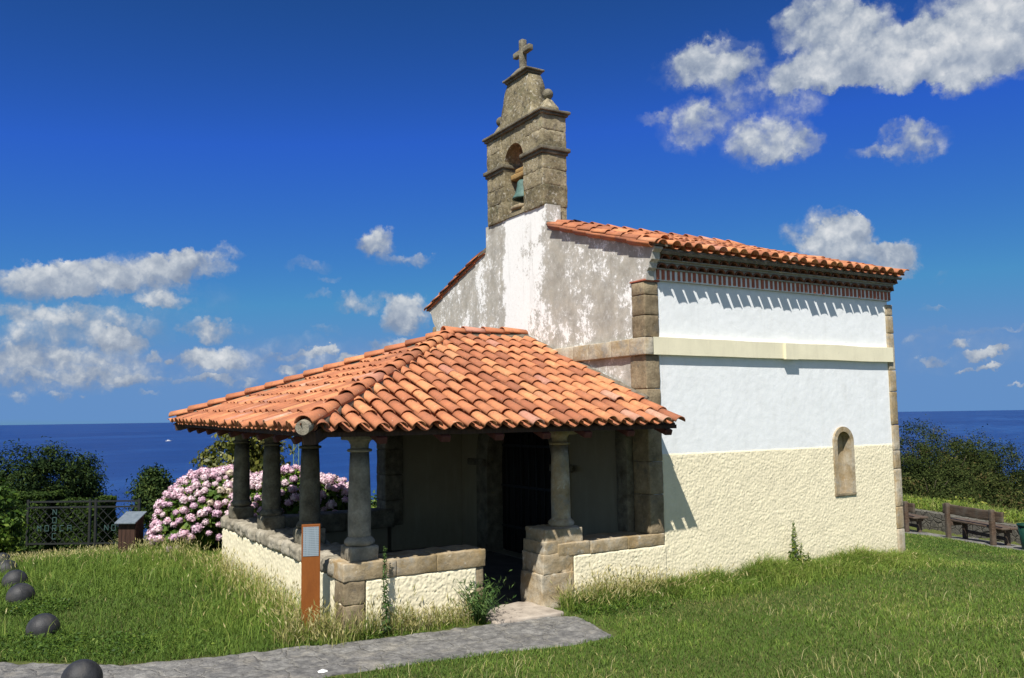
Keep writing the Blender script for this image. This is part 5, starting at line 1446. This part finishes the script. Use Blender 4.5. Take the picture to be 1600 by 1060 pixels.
# ------------------------------------------------------------------ sky
CLOUDS = [(42.3, 20.01, 0.0485, 0.0312, 0.3), (43.58, 18.79, 0.028, 0.028, 0.22), (39.94, 18.97, 0.0412, 0.0206, 0.3), (45.11, 21.76, 0.0661, 0.0383, 0.42), (46.3, 18.24, 0.0498, 0.037, 0.34), (41.43, 16.89, 0.0594, 0.0405, 0.36), (79.34, 2.95, 0.2307, 0.030, 0.26), (87.0, 2.9, 0.13, 0.034, 0.34), (72.31, 3.99, 0.1162, 0.0261, 0.2), (30.88, 3.05, 0.0726, 0.0297, 0.16), (83.1, 7.03, 0.1499, 0.0409, 0.14), (38.36, 11.17, 0.0488, 0.0279, 0.7), (37.2, 11.46, 0.0276, 0.018, 0.6), (34.18, 9.42, 0.0271, 0.0203, 0.5), (35.6, 22.3, .085, .036, .8), (27.5, 22.9, .085, .045, .9), (29.2, 19.6, .06, .035, .8), (31.8, 21.9, .05, .02, .5), (150, 38, .45, .22, 1.), (205, 28, .55, .16, 1.), (262, 40, .5, .22, .9), (310, 26, .4, .14, 1.), (120, 62, .3, .2, .8), (340, 60, .35, .2, .7), (33.73, 20.87, 0.1503, 0.0359, 1), (37.94, 23.55, 0.0564, 0.0398, 1.1), (27.8, 21.13, 0.0743, 0.0464, 0.95), (36.36, 20.56, 0.0934, 0.028, 1), (30.93, 19.84, 0.0898, 0.0257, 0.9), (45.53, 21.88, 0.0502, 0.0314, 0.55), (43.45, 21.86, 0.0311, 0.0207, 0.45), (46.08, 18.42, 0.0355, 0.0298, 0.42), (48.6, 19.01, 0.0286, 0.01, 0.25), (41.62, 17.02, 0.0454, 0.035, 0.5), (39.06, 16.63, 0.0207, 0.0173, 0.35), (32.93, 15.85, 0.0397, 0.0298, 0.62), (35.31, 15.71, 0.0304, 0.0121, 0.45), (37.64, 10.31, 0.0431, 0.0312, 1.15), (34.92, 9.02, 0.0355, 0.0287, 1.0), (88.12, 7.93, 0.0424, 0.0235, 0.85), (85.26, 8.47, 0.0502, 0.0267, 0.95), (82.24, 8.95, 0.0582, 0.0288, 0.95), (79.46, 9.63, 0.0488, 0.0223, 0.8), (77.48, 10.65, 0.0226, 0.0092, 0.4), (81.29, 7.49, 0.0414, 0.0124, 0.5), (86.2, 5.38, 0.1062, 0.0319, 0.6), (83.58, 4.68, 0.0305, 0.019, 0.8), (88.48, 3.81, 0.0714, 0.0195, 0.55), (88.89, 6.4, 0.0388, 0.0155, 0.5), (78.05, 5.58, 0.0409, 0.0169, 0.75), (78.41, 3.88, 0.0394, 0.0183, 0.9), (79.33, 2.59, 0.0489, 0.0063, 0.5), (81.73, 3.93, 0.0124, 0.0083, 0.6), (80.77, 3.82, 0.0062, 0.0048, 0.8), (86.46, 2.72, 0.086, 0.0093, 0.35), (67.68, 11.49, 0.0235, 0.0235, 0.75), (66.07, 10.5, 0.0339, 0.0103, 0.6), (72.27, 10.02, 0.029, 0.0123, 0.28), (70.9, 9.13, 0.0146, 0.0058, 0.25), (71.52, 8.17, 0.0218, 0.0058, 0.2), (69.03, 7.36, 0.0264, 0.0162, 0.55), (67.56, 8.0, 0.0162, 0.0103, 0.5), (65.91, 6.61, 0.0326, 0.0341, 1.15), (67.01, 4.83, 0.0266, 0.0103, 0.7), (71.09, 5.75, 0.0182, 0.0073, 0.25), (73.51, 3.25, 0.0188, 0.0072, 0.6), (71.82, 4.28, 0.0189, 0.0087, 0.55), (70.88, 4.33, 0.0102, 0.0073, 0.6), (69.6, 3.78, 0.0147, 0.0103, 0.95), (73.52, 4.2, 0.0217, 0.0058, 0.3), (82.88, 2.43, 0.0191, 0.0095, 0.45), (89.05, 1.59, 0.0168, 0.009, 0.4), (86.6, 1.66, 0.0106, 0.0066, 0.35), (76.07, 2.43, 0.01, 0.0071, 0.3), (81.71, 1.56, 0.0096, 0.0048, 0.3), (85.41, 1.5, 0.0067, 0.004, 0.3), (31.47, 3.84, 0.0146, 0.008, 0.65), (32.64, 3.05, 0.0147, 0.0067, 0.65), (30.04, 3.16, 0.0223, 0.0072, 0.6), (29.21, 3.35, 0.0117, 0.0058, 0.5), (30.85, 2.29, 0.0105, 0.004, 0.5), (29.76, 2.32, 0.0117, 0.0059, 0.55), (28.36, 1.46, 0.0129, 0.0039, 0.4), (31.13, 4.58, 0.0496, 0.006, 0.28), (33.56, 4.13, 0.0149, 0.0081, 0.3), (32.34, 6.18, 0.0187, 0.004, 0.25), (28.16, 4.69, 0.0154, 0.0051, 0.3), (32.14, 7.89, 0.0093, 0.0067, 0.2)]  # the very large clouds behind and overhead are added, unseen, for neutral fill
BG_STRENGTH = .10
def build_world():
    W = bpy.data.worlds.new('World'); SC.world = W; W.use_nodes = True; t = W.node_tree; t.nodes.clear()
    out = t.nodes.new('ShaderNodeOutputWorld'); bg = t.nodes.new('ShaderNodeBackground'); t.links.new(bg.outputs[0], out.inputs[0])
    bg.inputs[1].default_value = BG_STRENGTH
    s = NT.__new__(NT); s.t = t
    tc = t.nodes.new('ShaderNodeTexCoord'); s.vec = tc.outputs['Generated']
    sky = t.nodes.new('ShaderNodeTexSky'); sky.sky_type = 'NISHITA'; sky.sun_disc = False
    el = math.asin(-SUN_DIR.z); sky.sun_elevation = el; sky.sun_rotation = math.atan2(-SUN_DIR.x, -SUN_DIR.y)
    sky.altitude = 60; sky.air_density = 1.0; sky.dust_density = .35; sky.ozone_density = 3.5
    def vm(op, a, b=(0, 0, 0)):
        x = t.nodes.new('ShaderNodeVectorMath'); x.operation = op; s.put(x.inputs[0], a)
        if op == 'SCALE': s.put(x.inputs['Scale'], b)
        else: s.put(x.inputs[1], b)
        return x.outputs['Value'] if op == 'DOT_PRODUCT' else x.outputs[0]
    wn = s.n('ShaderNodeTexNoise'); s.put(wn.inputs['Vector'], s.vec); wn.inputs['Scale'].default_value = 34; wn.inputs['Detail'].default_value = 6; wn.inputs['Roughness'].default_value = .62
    dv = vm('ADD', s.vec, vm('SCALE', vm('SUBTRACT', wn.outputs['Color'], (.5, .5, .5)), .040))
    wn2 = s.n('ShaderNodeTexNoise'); s.put(wn2.inputs['Vector'], s.vec); wn2.inputs['Scale'].default_value = 120; wn2.inputs['Detail'].default_value = 5; wn2.inputs['Roughness'].default_value = .6
    dv = vm('ADD', dv, vm('SCALE', vm('SUBTRACT', wn2.outputs['Color'], (.5, .5, .5)), .012))
    Wsum = Ssum = None
    for az, e, a, b, w in CLOUDS:
        az, e = math.radians(az), math.radians(e)
        t1 = Vector((math.sin(az), -math.cos(az), 0)) / a
        t2 = Vector((-math.sin(e) * math.cos(az), -math.sin(e) * math.sin(az), math.cos(e))) / b
        u = vm('DOT_PRODUCT', dv, tuple(t1)); v = vm('DOT_PRODUCT', dv, tuple(t2))
        vv = s.math('MAXIMUM', v, s.math('MULTIPLY', v, -1.5))
        r2 = s.math('MULTIPLY_ADD', vv, vv, s.math('MULTIPLY', u, u))
        f = s.math('MAXIMUM', s.math('MULTIPLY_ADD', r2, -w, w), 0.)
        Wsum = f if Wsum is None else s.math('ADD', Wsum, f)
        Ssum = s.math('MULTIPLY', f, v) if Ssum is None else s.math('MULTIPLY_ADD', f, v, Ssum)
    n1 = s.noise(21, 10, .56); n0 = s.noise(21, 4, .5); n1b = s.noise(21, 4, .5, vec=vm('ADD', s.vec, (-.004, -.003, .010)))
    soft = s.math('MINIMUM', s.math('MULTIPLY', Wsum, 2.2), 1.)
    dens = s.math('ADD', s.math('MULTIPLY', Wsum, 1.02), s.math('MULTIPLY', s.math('MULTIPLY_ADD', n1, 2.1, -1.0), soft))
    bil = s.math('SUBTRACT', .42, s.voro(62, vec=dv)); bil2 = s.math('SUBTRACT', .42, s.voro(150, vec=dv))
    bil = s.math('MULTIPLY_ADD', bil2, .45, bil)
    hgt = s.math('DIVIDE', Ssum, s.math('ADD', Wsum, .05))
    dens = s.math('ADD', dens, s.math('MULTIPLY', s.math('MULTIPLY', bil, soft), .34))
    firm = s.math('MULTIPLY_ADD', s.math('MAXIMUM', hgt, 0.), .9, 1.)
    alpha = s.ramp(s.math('MULTIPLY', dens, firm), [(.02, 0.), (.22, .14), (.48, .52), (.80, .86), (1., .96)])
    rel = s.math('SUBTRACT', n0, n1b)
    lit = s.math('ADD', s.math('MULTIPLY_ADD', hgt, .40, .30), s.math('MULTIPLY_ADD', rel, 1.9, s.math('MULTIPLY', bil, .30)))
    lit = s.math('ADD', lit, s.math('MULTIPLY', s.math('MINIMUM', dens, 1.9), .22))
    k = 1 / BG_STRENGTH
    cc = s.ramp(lit, [(.12, (.30, .37, .50)), (.45, (.45, .52, .63)), (.75, (.70, .75, .81)), (1., (.93, .95, .97))])
    cc = s.mix(1., cc, (k * .55, k * .55, k * .55), 'MULTIPLY')
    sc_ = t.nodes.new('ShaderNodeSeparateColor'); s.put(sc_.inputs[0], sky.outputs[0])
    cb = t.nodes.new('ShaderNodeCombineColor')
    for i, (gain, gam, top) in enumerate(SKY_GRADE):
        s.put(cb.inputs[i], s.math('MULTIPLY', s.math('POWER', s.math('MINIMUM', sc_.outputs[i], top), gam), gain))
    # toward the sun, out of view, the sky is made paler for neutral fill
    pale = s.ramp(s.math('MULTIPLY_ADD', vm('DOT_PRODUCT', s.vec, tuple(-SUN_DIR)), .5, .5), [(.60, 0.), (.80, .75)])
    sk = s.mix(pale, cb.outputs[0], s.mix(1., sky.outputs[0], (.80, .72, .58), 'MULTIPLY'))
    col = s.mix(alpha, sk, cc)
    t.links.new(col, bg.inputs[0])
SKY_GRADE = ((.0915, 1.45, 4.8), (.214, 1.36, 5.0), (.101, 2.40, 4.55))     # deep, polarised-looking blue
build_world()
L = bpy.data.lights.new('sun', 'SUN'); L.energy = 4.6; L.angle = math.radians(.53); L.color = (1., .955, .88)
lo = bpy.data.objects.new('sun', L); COL.objects.link(lo); lo.rotation_euler = SUN_DIR.to_track_quat('-Z', 'Y').to_euler(); lo.location = (-10, -10, 20)

# ------------------------------------------------------------------ camera
cd = bpy.data.cameras.new('camera'); cam = bpy.data.objects.new('camera', cd); COL.objects.link(cam); SC.camera = cam
F_ = Vector((.51559651, .85205265, .09036883)); R_ = Vector((.85615417, -.51650838, -.0148034)); U_ = Vector((-.03406298, -.08500224, .99579834))
mt = Matrix((R_, U_, -F_)).transposed().to_4x4(); mt.translation = (-7.55786792, -8.98821033, 2.4); cam.matrix_world = mt
cd.sensor_width = 36; cd.lens = 1339.191 / 1600 * 36; cd.clip_start = .1; cd.clip_end = 200000
SC.view_settings.view_transform = 'Standard'; SC.view_settings.look = 'None'; SC.view_settings.exposure = .55; SC.view_settings.gamma = 1
SC.render.film_transparent = False
SC.cycles.max_bounces = 5; SC.cycles.diffuse_bounces = 3; SC.cycles.glossy_bounces = 2; SC.cycles.transmission_bounces = 2
